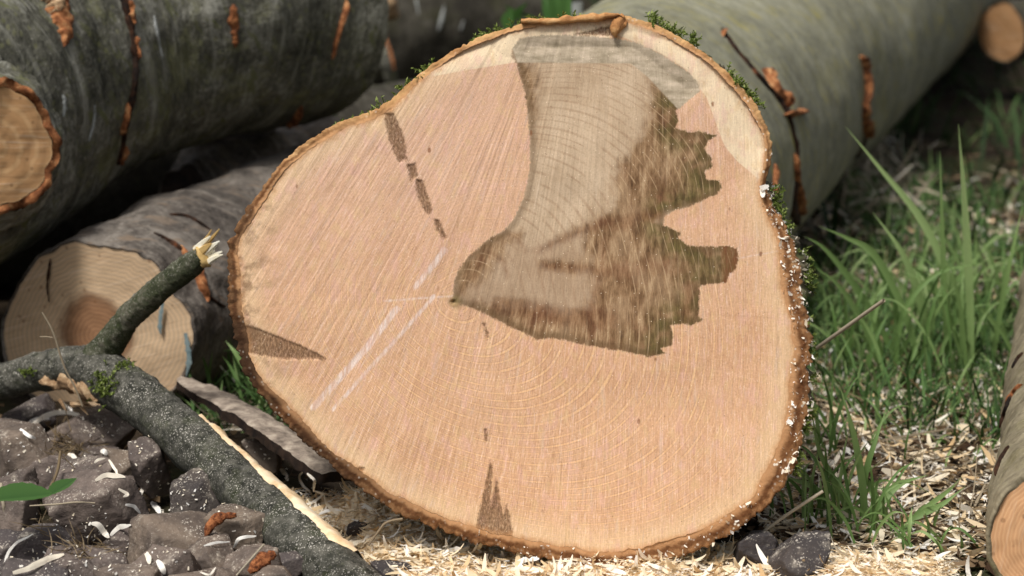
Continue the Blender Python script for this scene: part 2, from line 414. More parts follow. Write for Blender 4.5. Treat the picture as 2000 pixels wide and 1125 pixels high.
M = {}
M['face'] = face_material()
M['end_left'] = endgrain('end_grain_pale', lin(204, 178, 146), lin(186, 158, 128), lin(104, 70, 46), .052, 22)
M['end_right'] = endgrain('end_grain_orange', lin(216, 168, 124), lin(204, 152, 110), None, .0, 20)
M['end_far'] = endgrain('end_grain_far', lin(170, 128, 86), lin(128, 88, 56), None, .0, 12)
M['end_stub'] = endgrain('end_grain_stub', lin(204, 162, 116), lin(186, 140, 94), None, .0, 4)
M['bark_left'] = bark_mat('bark_dark_grey', lin(44, 44, 37), lin(94, 92, 81), lin(156, 154, 142), lin(122, 122, 78), .6, .0, .9, .85, .4, None, lin(92, 94, 58))
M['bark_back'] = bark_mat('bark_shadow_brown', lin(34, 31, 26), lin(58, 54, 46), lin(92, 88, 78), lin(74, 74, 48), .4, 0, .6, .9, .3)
M['bark_low'] = bark_mat('bark_violet_grey', lin(46, 42, 38), lin(90, 83, 76), lin(136, 128, 118), None, .5, .0, .9, .9, .3, None, lin(120, 104, 88))
M['bark_olive'] = bark_mat('bark_olive_grey', lin(94, 92, 78), lin(130, 128, 108), lin(160, 157, 136), lin(138, 132, 78), .35, 0, .35, .7, .3, None, lin(156, 146, 84))
M['bark_right'] = bark_mat('bark_tan_grey', lin(90, 82, 64), lin(128, 118, 96), lin(158, 148, 122), lin(118, 112, 70), .6, .05, .5, 1.2, .3)
M['bark_limb'] = bark_mat('bark_limb', lin(30, 30, 25), lin(50, 50, 43), lin(72, 71, 62), lin(62, 68, 38), .25, .62, .4, 1.6, .3)
M['bark_twig'] = bark_mat('bark_green_grey', lin(36, 39, 27), lin(58, 62, 42), lin(98, 92, 80), lin(60, 70, 34), .25, .4, .5, 1.6, .45)
M['stone'] = stone_mat(); M['ground'] = ground_mat()
M['wet_stone'] = stone_mat(.28)
M['wound'] = plain('torn_inner_bark', [(.3, lin(62, 36, 22)), (.45, lin(122, 74, 44)), (.58, lin(164, 108, 68)), (.75, lin(206, 164, 116))], 75, .7)
M['crack'] = plain('dark_crack', [(.35, lin(20, 15, 12)), (.6, lin(60, 38, 24)), (.75, lin(110, 62, 34))], 70, .6)
M['torn'] = plain('torn_wood', [(.32, lin(84, 62, 44)), (.5, lin(156, 126, 94)), (.7, lin(204, 178, 142))], 110, .8)
M['fresh'] = plain('fresh_wood', [(.3, lin(206, 172, 128)), (.5, lin(232, 204, 166)), (.72, lin(244, 228, 200))], 50, .5, stretch=(1, 1, 1))
M['splinter'] = plain('splinter_wood', [(.3, lin(220, 206, 168)), (.6, lin(246, 242, 226))], 50, .4)
M['splinter_tan'] = plain('splinter_tan', [(.3, lin(168, 134, 78)), (.7, lin(214, 184, 124))], 50, .4)
M['rust'] = plain('orange_bark', [(.34, lin(60, 34, 22)), (.48, lin(116, 66, 38)), (.62, lin(164, 104, 64))], 240, .8)
M['slab'] = plain('slab_bark', [(.3, lin(96, 86, 76)), (.5, lin(146, 132, 118)), (.7, lin(184, 170, 152))], 80, .7)
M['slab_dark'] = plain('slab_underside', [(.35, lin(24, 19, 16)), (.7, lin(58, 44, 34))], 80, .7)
M['blue'] = plain('blue_paint', [(.3, lin(96, 118, 122)), (.7, lin(140, 152, 150))], 90, .2)
M['scrape'] = plain('grey_scrape', [(.3, lin(118, 120, 116)), (.7, lin(164, 166, 162))], 70, .3)
G0 = [(.0, lin(62, 86, 42)), (.35, lin(94, 124, 64)), (.7, lin(128, 154, 92)), (1., lin(166, 184, 126))]
M['grass'] = attr_mat('grass_blade', G0, .55, .3, .25)
M['grass_far'] = attr_mat('grass_short', [(.0, lin(40, 58, 28)), (.5, lin(74, 104, 54)), (1., lin(118, 138, 84))], .7, .2, .2)
M['moss'] = attr_mat('moss_leaf', [(.0, lin(58, 70, 26)), (.5, lin(106, 122, 54)), (1., lin(164, 176, 104))], .8, .1, .3)
M['straw'] = attr_mat('straw', [(.0, lin(96, 78, 52)), (.4, lin(138, 122, 98)), (.8, lin(184, 172, 150)), (1., lin(226, 220, 206))], .8, .2, .1)
M['chip'] = attr_mat('wood_chip', [(.0, lin(206, 172, 126)), (.25, lin(232, 208, 168)), (.6, lin(244, 230, 202)), (1., lin(253, 250, 244))], .8, .15, .2)
M['dust'] = plain('sawdust', [(.3, lin(206, 178, 138)), (.5, lin(234, 212, 178)), (.7, lin(246, 234, 210))], 220, .9)
M['leaf'] = attr_mat('green_leaf', [(.0, lin(48, 80, 36)), (1., lin(92, 132, 68))], .5, .3, .3)
M['litter'] = attr_mat('dead_leaf', [(.0, lin(58, 40, 26)), (.5, lin(88, 70, 52)), (1., lin(126, 104, 78))], .8, .2, .1)

# ------------------------------------------------------------------ ground
def gz(x, y):
    P = np.stack([np.asarray(x, float)*3, np.asarray(y, float)*3, np.zeros_like(np.asarray(x, float))], -1)
    P2 = P*5
    return .010*vnoise(P, 3)+.005*vnoise(P2, 5)-.006
def axis_pts(lo, hi, far_lo, far_hi, step):
    mid = np.arange(lo, hi+1e-6, step)
    a = lo-np.geomspace(step, lo-far_lo, 26)[::-1]; b = hi+np.geomspace(step, far_hi-hi, 26)
    return np.concatenate([a, mid, b])
gx = axis_pts(-1.6, 1.9, -60, 60, .016); gy = axis_pts(-.6, 3.2, -8, 120, .016)
GX, GY = np.meshgrid(gx, gy, indexing='ij'); GZ = gz(GX, GY)
o = build('ground', np.stack([GX, GY, GZ], -1), gridfaces(len(gx), len(gy))[:, ::-1], M['ground'], loc=(0, 0, 0)); tag(o, kind='structure')

# ------------------------------------------------------------------ ribbons (chips, straw, grass, moss leaves)
def ribbons(C, D, Nn, L, W, K, seg=4, taper=0., tip=.0, fold=0., twist=None):
    """C start points, D directions, Nn bending normals, L lengths, W widths, K curvature (1/m)"""
    n = len(C); D = unit(D); S = unit(np.cross(D, Nn)); Nn = np.cross(S, D)
    u = np.linspace(0, 1, seg+1)[None, :]*L[:, None]; K = np.where(np.abs(K) < 1e-3, 1e-3, K)[:, None]
    a = np.sin(K*u)/K; b = (1-np.cos(K*u))/K
    P = C[:, None]+D[:, None]*a[..., None]+Nn[:, None]*b[..., None]
    uu = np.linspace(0, 1, seg+1)[None, :]
    wd = W[:, None]*(1-taper*uu**2)*(1-(1-tip)*np.clip((uu-.55)/.45, 0, 1)**1.6 if tip < 1 else 1)
    Sd = np.repeat(S[:, None], seg+1, 1)
    if twist is not None:
        an = (twist[:, None]*uu)[..., None]; Nl = np.repeat(Nn[:, None], seg+1, 1); Sd = Sd*np.cos(an)+Nl*np.sin(an)
    Lf = P-Sd*wd[..., None]/2; Rt = P+Sd*wd[..., None]/2
    if fold:
        Nl = np.cross(Sd, np.gradient(P, axis=1)); Nl = unit(Nl)
        Mid = P-Nl*(wd*fold)[..., None]
        V = np.stack([Lf, Mid, Rt], 2); k = 3
    else:
        V = np.stack([Lf, Rt], 2); k = 2
    f = gridfaces(seg+1, k); per = (seg+1)*k
    F = (f[None]+(np.arange(n)*per)[:, None, None]).reshape(-1, 4)
    return V.reshape(-1, 3), F, per
def rv_attr(n, per, lo=0., hi=1., r=None): return np.repeat((r or RNG).uniform(lo, hi, n), per)
def rand_dirs(n, flat=.3, r=None):
    r = r or RNG; a = r.uniform(0, 2*np.pi, n); return unit(np.stack([np.cos(a), np.sin(a), r.normal(0, flat, n)], -1))

# ------------------------------------------------------------------ tubes and logs
class Tube:
    def __init__(s, pts, radii, ns=120, nt=96, amp=.004, freq=14, seed=0, ridge=0., ell=1.0, fine=.0015):
        s.P = catmull(pts, ns); s.R = catmull(np.array(radii)[:, None], ns)[:, 0]; s.ns, s.nt = ns, nt
        T = unit(np.gradient(s.P, axis=0)); view = unit(CAM-s.P)
        s.T = T; e1 = unit(np.cross(view, T)); e2 = np.cross(T, e1)
        for i in range(1, ns):
            if e1[i]@e1[i-1] < 0: e1[i] *= -1; e2[i] *= -1
        s.e1, s.e2 = e1, e2                       # e2 leans towards the camera
        s.s = np.concatenate([[0], np.cumsum(np.linalg.norm(np.diff(s.P, axis=0), axis=1))])
        th = np.arange(nt)/nt*2*np.pi
        ce, se = np.cos(th), np.sin(th)
        tc = np.stack([np.repeat(s.s[:, None], nt, 1), s.R[:, None]*ce, s.R[:, None]*se], -1)
        d = amp*fbm(tc*freq, seed, 4)+fine*fbm(tc*freq*6, seed+9, 3)
        if ridge: d = d+ridge*vnoise(tc*np.array([60, 5, 5]), seed+20)
        s.d = d; s.tc = tc
        dirs = e1[:, None]*ce[None, :, None]*ell+e2[:, None]*se[None, :, None]
        s.V = s.P[:, None]+dirs*(s.R[:, None]+d)[..., None]
    def point(s, i, th, extra=0.):
        j = int(round(th/(2*np.pi)*s.nt)) % s.nt
        dr = unit(s.V[i, j]-s.P[i]); return s.V[i, j]+dr*extra
    def faces(s): return gridfaces(s.ns, s.nt, True)
    def bvh(s): return BVHTree.FromPolygons([Vector(v) for v in s.V.reshape(-1, 3)], [tuple(int(k) for k in f) for f in s.faces()])

def cap(tube, end, inset, m=24, dish=.0, rough=.0012, seed=0, lip=0.):
    """end-grain disc closing one end of a tube, and the annulus of bark around it"""
    i = 0 if end == 0 else tube.ns-1; ring = tube.V[i]; c = tube.P[i]; nrm = -tube.T[i] if end == 0 else tube.T[i]
    k = np.linspace(1-inset, 0, m)[:, None, None]
    V = c+(ring-c)[None]*k
    loc = np.stack([(V-c)@tube.e1[i], (V-c)@tube.e2[i]], -1)
    q = np.concatenate([loc*40, np.zeros(loc.shape[:-1]+(1,))], -1)
    V = V+nrm*(rough*fbm(q, seed, 3))[..., None]
    eg = np.stack([loc[..., 0], loc[..., 1], np.broadcast_to(k[..., 0], loc.shape[:-1])], -1)
    F = gridfaces(m, tube.nt, True)
    ka = np.linspace(1, 1-inset, 5)[:, None, None]
    A = c+(ring-c)[None]*ka; A = A+nrm*(lip*np.sin(np.linspace(0, np.pi, 5))[:, None]*(.5+vnoise(A*60, seed)))[..., None]
    return V, F, eg, A, gridfaces(5, tube.nt, True)

def make_log(name, label, cat, pts, radii, mat, endmat=None, ends=(), inset=.06, group=None, **kw):
    t = Tube(pts, radii, **kw)
    base = t.P.mean(0); base[2] = t.V[..., 2].min()
    root = empty(name, base, label, cat, group)
    V = [t.V.reshape(-1, 3)]; F = [t.faces()]; tc = [t.tc.reshape(-1, 3)]; n = t.ns*t.nt
    for e in (0, 1):
        Vc, Fc, eg, A, Fa = cap(t, e, inset, seed=e+3, lip=.003)
        i = 0 if e == 0 else t.ns-1
        fl = Fa if e == 1 else Fa[:, ::-1]; fc = Fc if e == 1 else Fc[:, ::-1]
        V.append(A.reshape(-1, 3)); F.append(fl+n); tc.append(np.repeat(t.tc[i][None], 5, 0).reshape(-1, 3)); n += A.shape[0]*A.shape[1]
        build('cut_face', Vc, fc, endmat or M['end_far'], root, {'eg': eg.reshape(-1, 3)})
    build('bark', np.concatenate(V), np.concatenate(F), mat, root, {'tc': np.concatenate(tc)})
    return root, t

def hit(bvh, u, v):
    d = ray(u, v); h = bvh.ray_cast(Vector(CAM), Vector(d).normalized())
    return (np.array(h[0]), np.array(h[1])) if h[0] is not None else (None, None)

def strip(name, bvh, pts, widths, mat, parent, height=.004, n=60, seed=0, jag=.35, cross=7, raised=.0015):
    """a ragged raised welt laid along a line of pixels on a log"""
    P = catmull(np.array(pts, float), n); Wd = catmull(np.array(widths, float)[:, None], n)[:, 0]
    H = []; Nn = []; ww = []
    for k in range(n):
        p, q = hit(bvh, P[k, 0], P[k, 1])
        if p is None: continue
        if q@(CAM-p) < 0: q = -q
        H.append(p); Nn.append(q); ww.append(Wd[k]*np.linalg.norm(p-CAM)*2*TANH/2000)
    if len(H) < 4: return None
    H = np.array(H); Nn = unit(np.array(Nn)); ww = np.array(ww); n = len(H)
    Nn = unit(Nn+np.roll(Nn, 1, 0)+np.roll(Nn, -1, 0)) if n > 6 else Nn
    T = unit(np.gradient(H, axis=0)); S = unit(np.cross(T, Nn))
    x = np.linspace(-1, 1, cross)
    nz = fbm(np.stack([np.arange(n)*.17, np.zeros(n), np.zeros(n)], -1), seed, 3)
    nz2 = fbm(np.stack([np.arange(n)*.35, np.ones(n)*7, np.zeros(n)], -1), seed, 3)
    env = np.minimum(1, np.minimum(np.arange(n), n-1-np.arange(n))/4+.15)
    wl_ = ww/2*(1+jag*nz)*env; cen = nz2*ww*.25*jag
    lift = raised+.7*height*np.cos(x*np.pi/2)[None]*(1+.6*vnoise(np.stack(np.broadcast_arrays(np.arange(n)[:, None]*.22, x[None]*3, 0*x[None]), -1), seed+4))*env[:, None]
    lift[:, 0] = lift[:, -1] = -.002
    V = H[:, None]+S[:, None]*(x[None]*wl_[:, None]+cen[:, None])[..., None]+Nn[:, None]*lift[..., None]
    return build(name, V, gridfaces(n, cross), mat, parent)

def lump(name, c, size, mat, parent=None, seed=0, rot=None, rough=.25, n=3, axes=None):
    V, F = ico(n); V = V*(1+rough*fbm(V*1.7, seed, 3))[:, None]*np.array(size)
    if axes is not None: V = V@np.array(axes)
    return build(name, V+np.array(c), F, mat, parent)
_ico = {}
def ico(n):
    if n not in _ico:
        import bmesh
        bm = bmesh.new(); bmesh.ops.create_icosphere(bm, subdivisions=n, radius=1)
        bm.verts.ensure_lookup_table()
        _ico[n] = (np.array([v.co[:] for v in bm.verts]), np.array([[v.index for v in f.verts] for f in bm.faces])); bm.free()
    return _ico[n][0].copy(), _ico[n][1]

# ------------------------------------------------------------------ the big log
OUT = [(1215,30),(1180,30),(1120,33),(1050,40),(1000,50),(940,70),(890,95),(850,120),(815,148),(785,175),(760,197),(735,212),(700,225),(660,240),(620,262),(585,285),(555,312),(530,340),(505,372),(485,400),(468,430),(452,455),(443,475),(445,500),(448,530),(444,560),(447,600),(455,640),(458,670),(462,700),(480,735),(505,770),(535,805),(570,840),(600,870),(640,905),(690,945),(740,980),(790,1010),(850,1035),(930,1060),(1000,1080),(1080,1097),(1150,1106),(1220,1108),(1280,1100),(1340,1085),(1400,1060),(1450,1030),(1490,1000),(1515,970),(1535,940),(1555,900),(1565,860),(1575,810),(1580,760),(1585,720),(1590,680),(1580,640),(1575,600),(1565,560),(1560,520),(1550,480),(1535,445),(1520,415),(1505,385),(1498,360),(1505,320),(1507,285),(1500,250),(1488,225),(1470,195),(1445,165),(1415,135),(1380,105),(1340,78),(1300,58),(1260,42)]
STAIN = [(1000,95),(1015,75),(1060,68),(1130,68),(1200,75),(1240,82),(1290,105),(1320,125),(1345,140),(1365,165),(1368,178),(1345,195),(1330,210),(1320,215),(1325,235),(1318,250),(1345,258),(1365,255),(1385,262),(1400,265),(1385,275),(1375,290),(1390,310),(1392,325),(1375,335),(1380,350),(1405,352),(1410,365),(1400,380),(1375,390),(1350,402),(1320,410),(1300,420),(1295,440),(1315,448),(1330,455),(1325,465),(1345,480),(1360,480),(1400,482),(1420,480),(1440,485),(1442,500),(1438,525),(1425,535),(1418,552),(1380,555),(1367,560),(1365,590),(1365,618),(1375,625),(1350,635),(1330,632),(1310,635),(1315,660),(1312,675),(1290,680),(1300,690),(1270,697),(1230,688),(1150,675),(1080,660),(1050,663),(1000,640),(960,620),(930,605),(900,595),(885,590),(885,560),(893,530),(915,500),(950,470),(985,450),(1005,425),(1025,380),(1035,330),(1035,270),(1030,220),(1025,180),(1015,150),(1010,125),(998,110)]
DARK = [[(1268,150),(1300,180),(1430,240),(1440,400),(1310,415),(1290,430),(1500,470),(1460,580),(1400,720),(1200,720),(1000,660),(900,600),(940,590),(1010,592),(1090,605),(1150,600),(1165,540),(1060,525),(1060,512),(1150,505),(1140,450),(1070,480),(1150,435),(1200,400),(1195,350),(1215,310),(1245,270),(1265,225)],
        [(1005,122),(1045,122),(1055,160),(1050,215),(1038,245),(1025,190)], [(890,520),(960,460),(1020,455),(1000,480),(930,560),(890,590)]]
GREY = [(990,60),(1240,60),(1400,170),(1335,225),(1265,150),(1232,124),(1010,122)]
PALE = [[(1010,121),(905,138),(808,156),(800,190),(760,160),(940,40),(1215,20),(1190,75),(1015,75),(998,100)], [(1200,66),(1235,40),(1330,55),(1420,110),(1500,200),(1530,300),(1482,350),(1440,315),(1415,285),(1380,190),(1340,135),(1290,104),(1240,82)]]
MARKS = [[(748,220),(770,222),(788,265),(797,312),(780,318),(762,280)],[(795,322),(812,318),(815,345),(803,356)],[(812,350),(825,352),(845,410),(840,425),(825,405),(813,375)],[(848,428),(858,430),(873,465),(868,470),(852,450)],
         [(450,628),(500,640),(540,655),(580,672),(620,690),(640,703),(600,702),(550,702),(510,695),(480,690),(450,680)],
         [(926,1080),(932,1020),(945,960),(957,900),(962,915),(958,990),(970,936),(978,985),(984,1005),(990,985),(1000,1030),(1003,1090)],
         [(1120,68),(1160,57),(1195,48),(1198,72),(1170,70)],[(744,215),(760,200),(800,170),(790,190),(765,215)],[(690,925),(702,912),(712,914),(700,945)],[(946,838),(952,838),(951,864),(947,864)],[(942,632),(948,632),(955,660),(950,664)],[(460,700),(480,700),(530,790),(580,840),(560,850)]]
WHITE = [[(868,488),(835,532),(812,560)], [(775,603),(715,680),(640,765),(612,796)], [(848,578),(790,645),(720,722),(650,800)], [(750,588),(885,578)], [(1440,505),(1520,490)]]
AX = unit(np.array([.075, .986, -.135])); NF = -AX
P0 = on_ground(1200, 1108, .008)
CX, CY = 1010., 572.
def face_pt(X, Y): return on_plane(X, Y, P0, NF)
NA = 1440
ang = np.arange(NA)/NA*2*np.pi
OA = np.array(OUT, float)
def radial(poly, cx, cy, ang):
    R = np.zeros(len(ang)); P = np.array(poly, float)-[cx, cy]
    for i in range(len(P)):
        a, b = P[i], P[(i+1) % len(P)]; e = b-a
        den = np.cos(ang)*(-e[1])+np.sin(ang)*e[0]
        den = np.where(np.abs(den) < 1e-9, 1e-9, den)
        s_ = (a[0]*(-e[1])+a[1]*e[0])/den
        q = (np.cos(ang)*s_-a[0])*e[0]+(np.sin(ang)*s_-a[1])*e[1]; q = q/(e@e)
        ok = (q >= -1e-6) & (q <= 1+1e-6) & (s_ > 0); R = np.where(ok, np.maximum(R, s_), R)
    return R
def circ_smooth(a, k):
    ker = np.exp(-np.linspace(-2, 2, 2*k+1)**2); ker /= ker.sum()
    return np.convolve(np.concatenate([a[-k:], a, a[:k]]), ker, 'valid')
ROUT = circ_smooth(radial(OUT, CX, CY, ang), 5)
cs = np.stack([np.cos(ang), np.sin(ang), 0*ang], -1)
th_deg = np.degrees(ang)
TH = np.interp(th_deg, [0, 20, 45, 75, 90, 135, 150, 180, 200, 225, 245, 270, 300, 330, 345, 360], [40, 46, 46, 38, 33, 28, 34, 26, 22, 19, 14, 12, 13, 16, 28, 40])
rough_out = np.interp(th_deg, [0, 60, 100, 140, 180, 200, 230, 300, 330, 360], [7, 7, 6, 4, 6, 4, 2.5, 2.5, 4, 7])
ROUTJ = ROUT+rough_out*(.5*fbm(cs*16, 11, 3)+.6*fbm(cs*75, 12, 3)-.9*np.clip(fbm(cs*40, 13, 2)-.55, 0, 1)*3)
RIN = ROUT-.9*TH*(1+.17*fbm(cs*9, 21, 4))+1.2*fbm(cs*120, 25, 2)
base = face_pt(np.array(1180.), np.array(1104.))
LOG = empty('cut_log', base, 'large freshly sawn log end with pink-tan face, brown leaf-shaped stain and mossy bark rim', 'log')
NR = 262
kk = np.linspace(1, 0, NR)**.92
X = CX+np.cos(ang)[None]*RIN[None]*kk[:, None]; Y = CY+np.sin(ang)[None]*RIN[None]*kk[:, None]
PX, PY = 885., 590.
sdo = -np.abs(poly_sdf(X, Y, OUT))
dxp, dyp = X-PX, Y-PY; rp = np.hypot(dxp, dyp); tha = np.arctan2(dyp, dxp)
apk = np.linspace(-np.pi, np.pi, 721); Rp = circ_smooth(radial(OUT, PX, PY, apk)[:-1], 12); Rp = np.append(Rp, Rp[0])
Rp_s = circ_smooth(Rp[:-1], 60); Rp_s = np.append(Rp_s, Rp_s[0])
t0 = rp/np.interp(tha, apk, Rp_s); t1 = rp/np.interp(tha, apk, Rp)
tt = t0*(1-sm(.5, 1, t0))+t1*sm(.5, 1, t0)
rg = np.random.default_rng(3); tv = [0.]
while tv[-1] < 1.15: tv.append(tv[-1]+(.022*(1-tv[-1])+.0145)*rg.uniform(.65, 1.35))
ringph = np.interp(tt, tv, np.arange(len(tv)))
# saw kerf coordinate: chain arcs lean to the left on the left half
S = X.copy()
for _ in range(12):
    kq = .62*sm(1300, 450, S); S = X-kq*(700-Y)
s_st = poly_sdf(X, Y, STAIN); s_dk = np.minimum.reduce([poly_sdf(X, Y, p) for p in DARK]); s_gr = poly_sdf(X, Y, GREY)
s_mk = np.minimum.reduce([poly_sdf(X, Y, p) for p in MARKS]); s_pa = np.minimum.reduce([poly_sdf(X, Y, p) for p in PALE])
LINES = [([(1050,490),(1100,466),(1150,446),(1200,430),(1290,415)], 4), ([(1180,470),(1172,530),(1160,580),(1150,612)], 3), ([(1062,518),(1110,522),(1195,530)], 5), ([(975,598),(1040,604),(1100,618),(1190,622)], 15), ([(985,452),(1010,465),(1028,490)], 0), ([(905,500),(950,488),(985,510),(990,540)], 0), ([(1290,420),(1240,425),(1220,440)], 8), ([(1345,560),(1340,620)], 6)]
s_ln = np.minimum.reduce([line_dist(X, Y, p)-wd for p, wd in LINES])
s_wh = np.minimum.reduce([line_dist(X, Y, p)-wd for p, wd in zip(WHITE, (4., 5., 2.2, .0, -.6))])
edge = (RIN[None]*(1-kk[:, None]))
grn = sm(70, 8, -s_st)*sm(1180, 1290, X)*sm(60, 130, Y)*(1-sm(700, 760, Y))
lower = np.clip(.3+.9*sm(430, 700, Y)*sm(480, 700, X)+.3*sm(560, 800, Y), 0, 1)*(1-.5*sm(1330, 1500, X))
leftw = sm(700, 200, Y)*sm(1150, 900, X)+.5*sm(500, 200, Y)*sm(1150, 1300, X)
W3 = face_pt(X, Y)
hz = -.0045*sm(0, -70, s_pa)-.0035*sm(0, -60, s_gr)-.0012*sm(2, -4, s_mk)
hz = hz+.0012*fbm(np.stack([X/160, Y/160, 0*X], -1), 31, 3)+.0002*vnoise(np.stack([S/5, Y/300, 0*X], -1), 33)+.0003*vnoise(np.stack([S/22, Y/500, 0*X], -1), 35)
hz = hz-.003*sm(7, 0, rp)
W3 = W3+NF*hz[..., None]
fa = np.stack([X/100, Y/100, tt], -1); fb = np.stack([np.cos(tha), np.sin(tha), S/100], -1)
fc = np.stack([s_st, s_dk, s_gr], -1); fd = np.stack([s_mk, s_pa, s_wh], -1); fe = np.stack([ringph, edge, grn], -1); fg = np.stack([lower, leftw, 0*X], -1)
Ff = gridfaces(NR, NA, True)
build('cut_face', W3, Ff, M['face'], LOG, {'fl': s_ln.reshape(-1)} | {k: a.reshape(-1, 3) for k, a in zip(('fa', 'fb', 'fc', 'fd', 'fe', 'fg'), (fa, fb, fc, fd, fe, fg))})

# bark: cut annulus + outer side running back
def log_bark_mat():
    m = Mat('log_bark', .85, .2); A = m.attr('ba'); v_, px, py = m.sep(A); B = m.attr('bb')
    n1 = m.noise(B, 55, 4, .65); n2 = m.noise(B, 190, 4, .7); n3 = m.noise(B, 14, 3)
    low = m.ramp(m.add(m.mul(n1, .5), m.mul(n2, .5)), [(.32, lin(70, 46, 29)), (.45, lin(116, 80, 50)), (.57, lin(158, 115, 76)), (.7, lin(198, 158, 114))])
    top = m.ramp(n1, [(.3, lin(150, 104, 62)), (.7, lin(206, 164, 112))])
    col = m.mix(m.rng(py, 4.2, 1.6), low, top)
    # inner bark is lighter and more orange, middle band dark
    col = m.mix(m.rng(m.add(v_, m.mul(m.add(n1, -.5), .5)), .5, .1, 0, .85), col, lin(196, 148, 104))
    band = m.rng(m.math('ABSOLUTE', m.add(m.add(v_, m.mul(m.add(n1, -.5), .8)), -.5)), .26, .05, 0, .62)
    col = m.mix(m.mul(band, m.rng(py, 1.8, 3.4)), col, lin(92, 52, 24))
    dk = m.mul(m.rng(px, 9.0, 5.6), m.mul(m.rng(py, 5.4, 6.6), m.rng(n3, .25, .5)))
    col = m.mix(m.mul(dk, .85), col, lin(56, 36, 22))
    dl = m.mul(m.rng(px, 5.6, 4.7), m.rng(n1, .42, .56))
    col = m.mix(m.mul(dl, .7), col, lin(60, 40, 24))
    wsp = m.voro(B, 210.); wd = m.rng(m.noise(B, 40, 3), .45, .62)
    col = m.mix(m.mul(m.mul(m.rng(wsp, .3, .16), wd), m.rng(px, 12.5, 14.6, .25, .95)), col, lin(240, 230, 212))
    # outer skin
    side = m.ramp(n1, [(.3, lin(52, 46, 36)), (.5, lin(92, 84, 66)), (.7, lin(132, 122, 100))])
    side = m.mix(m.rng(m.noise(B, 24, 4), .5, .62, 0, .8), side, lin(70, 84, 34))
    col = m.mix(m.rng(v_, 1.02, 1.1), col, side)
    return m.done(col, m.add(n1, m.mul(n2, .7)), .5, .003)
M['log_bark'] = log_bark_mat()
na = 9
rows = []; va = []
for i in range(na):
    f = i/(na-1); Rr = RIN*(1-f)+ROUTJ*f
    xx = CX+np.cos(ang)*Rr; yy = CY+np.sin(ang)*Rr
    p = face_pt(xx, yy); q = np.stack([xx/18, yy/18, 0*xx], -1)
    dep = (.0009*fbm(q, 41, 4)*min(1, f*2.2)-.0018*f**2)*(1 if 0 < i else 0)
    rows.append(p+NF*np.asarray(dep*np.ones(NA))[:, None]); va.append(np.stack([np.full(NA, f), xx/100, yy/100], -1))
ccen = face_pt(np.array(CX), np.array(CY)); edge3 = rows[-1].copy()
LEN = .36
for i in range(1, 40):
    d = LEN*(i/39)**1.5; k = 1-.34*d-.012*min(1, i/4)
    p = ccen+(edge3-ccen)*k+AX*d
    q = np.stack([cs[:, 0]*16, cs[:, 1]*16, np.full(NA, d*22)], -1)
    out = unit(edge3-ccen)
    crust = sm(-32, -14, ((th_deg+180) % 360)-180)*sm(50, 30, ((th_deg+180) % 360)-180)+.5*sm(285, 300, th_deg)*sm(330, 318, th_deg)
    p = p+out*(.0075*crust*math.sin(min(1, i/9)*math.pi*.75)*(.7+.6*fbm(q, 57, 3)))[:, None]
    p = p+out*((.006*fbm(q, 51, 4)+.002*fbm(q*5, 53, 2))*min(1, i/5))[:, None]
    rows.append(p); va.append(np.stack([np.full(NA, 1+min(1, i/6)), (CX+np.cos(ang)*ROUT)/100, (CY+np.sin(ang)*ROUT)/100], -1))
rowsV = np.array(rows); va = np.array(va)
sub = slice(None)
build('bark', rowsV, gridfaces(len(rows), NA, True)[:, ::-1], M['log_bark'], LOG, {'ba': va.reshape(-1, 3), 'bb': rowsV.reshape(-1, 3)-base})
# back end
bk = rowsV[-1][::4]; bc = bk.mean(0); kb = np.linspace(1, 0, 14)[:, None, None]; Vb = bc+(bk-bc)[None]*kb
locb = np.stack([(Vb-bc)@RIGHT, (Vb-bc)@UP, np.broadcast_to(kb[..., 0], Vb.shape[:2])], -1)
build('rear_face', Vb, gridfaces(14, len(bk), True)[:, ::-1], M['end_left'], LOG, {'eg': locb.reshape(-1, 3)})
# lifted flap of bark and the fold beside it at the top
def plate(name, pix_top, pix_bot, mat, parent, depth=.03, off=.0, seed=0, n=40):
    a = catmull(np.array(pix_top, float), n); b = catmull(np.array(pix_bot, float), n)
    jt = 1.5*fbm(np.stack([np.arange(n)*.5, np.zeros(n), np.zeros(n)], -1), seed, 3)
    A_ = face_pt(a[:, 0], a[:, 1]+jt)+NF*off; B_ = face_pt(b[:, 0], b[:, 1])+NF*off
    mid = (A_+B_)/2+NF*.002
    V = np.stack([B_+AX*depth, B_, mid, A_, A_+AX*depth, B_+AX*depth], 1)
    V = V+.0012*np.stack([fbm(V*140, seed+i, 2) for i in range(3)], -1)
    return build(name, V, np.concatenate([gridfaces(n, 6)]), mat, parent)
M['flap'] = plain('flap_bark', [(.3, lin(120, 78, 46)), (.5, lin(178, 128, 80)), (.7, lin(208, 166, 114))], 90, .7)
plate('loose_bark', [(1020,38),(1070,34),(1120,31),(1165,27),(1205,28),(1218,31)], [(1020,46),(1075,47),(1125,45),(1170,41),(1206,33),(1218,35)], M['flap'], LOG, .05, .004, 3)
plate('loose_bark', [(1192,48),(1200,38),(1215,29),(1224,40),(1226,44)], [(1190,56),(1196,66),(1203,74),(1208,66),(1224,52)], M['flap'], LOG, .02, .003, 5)
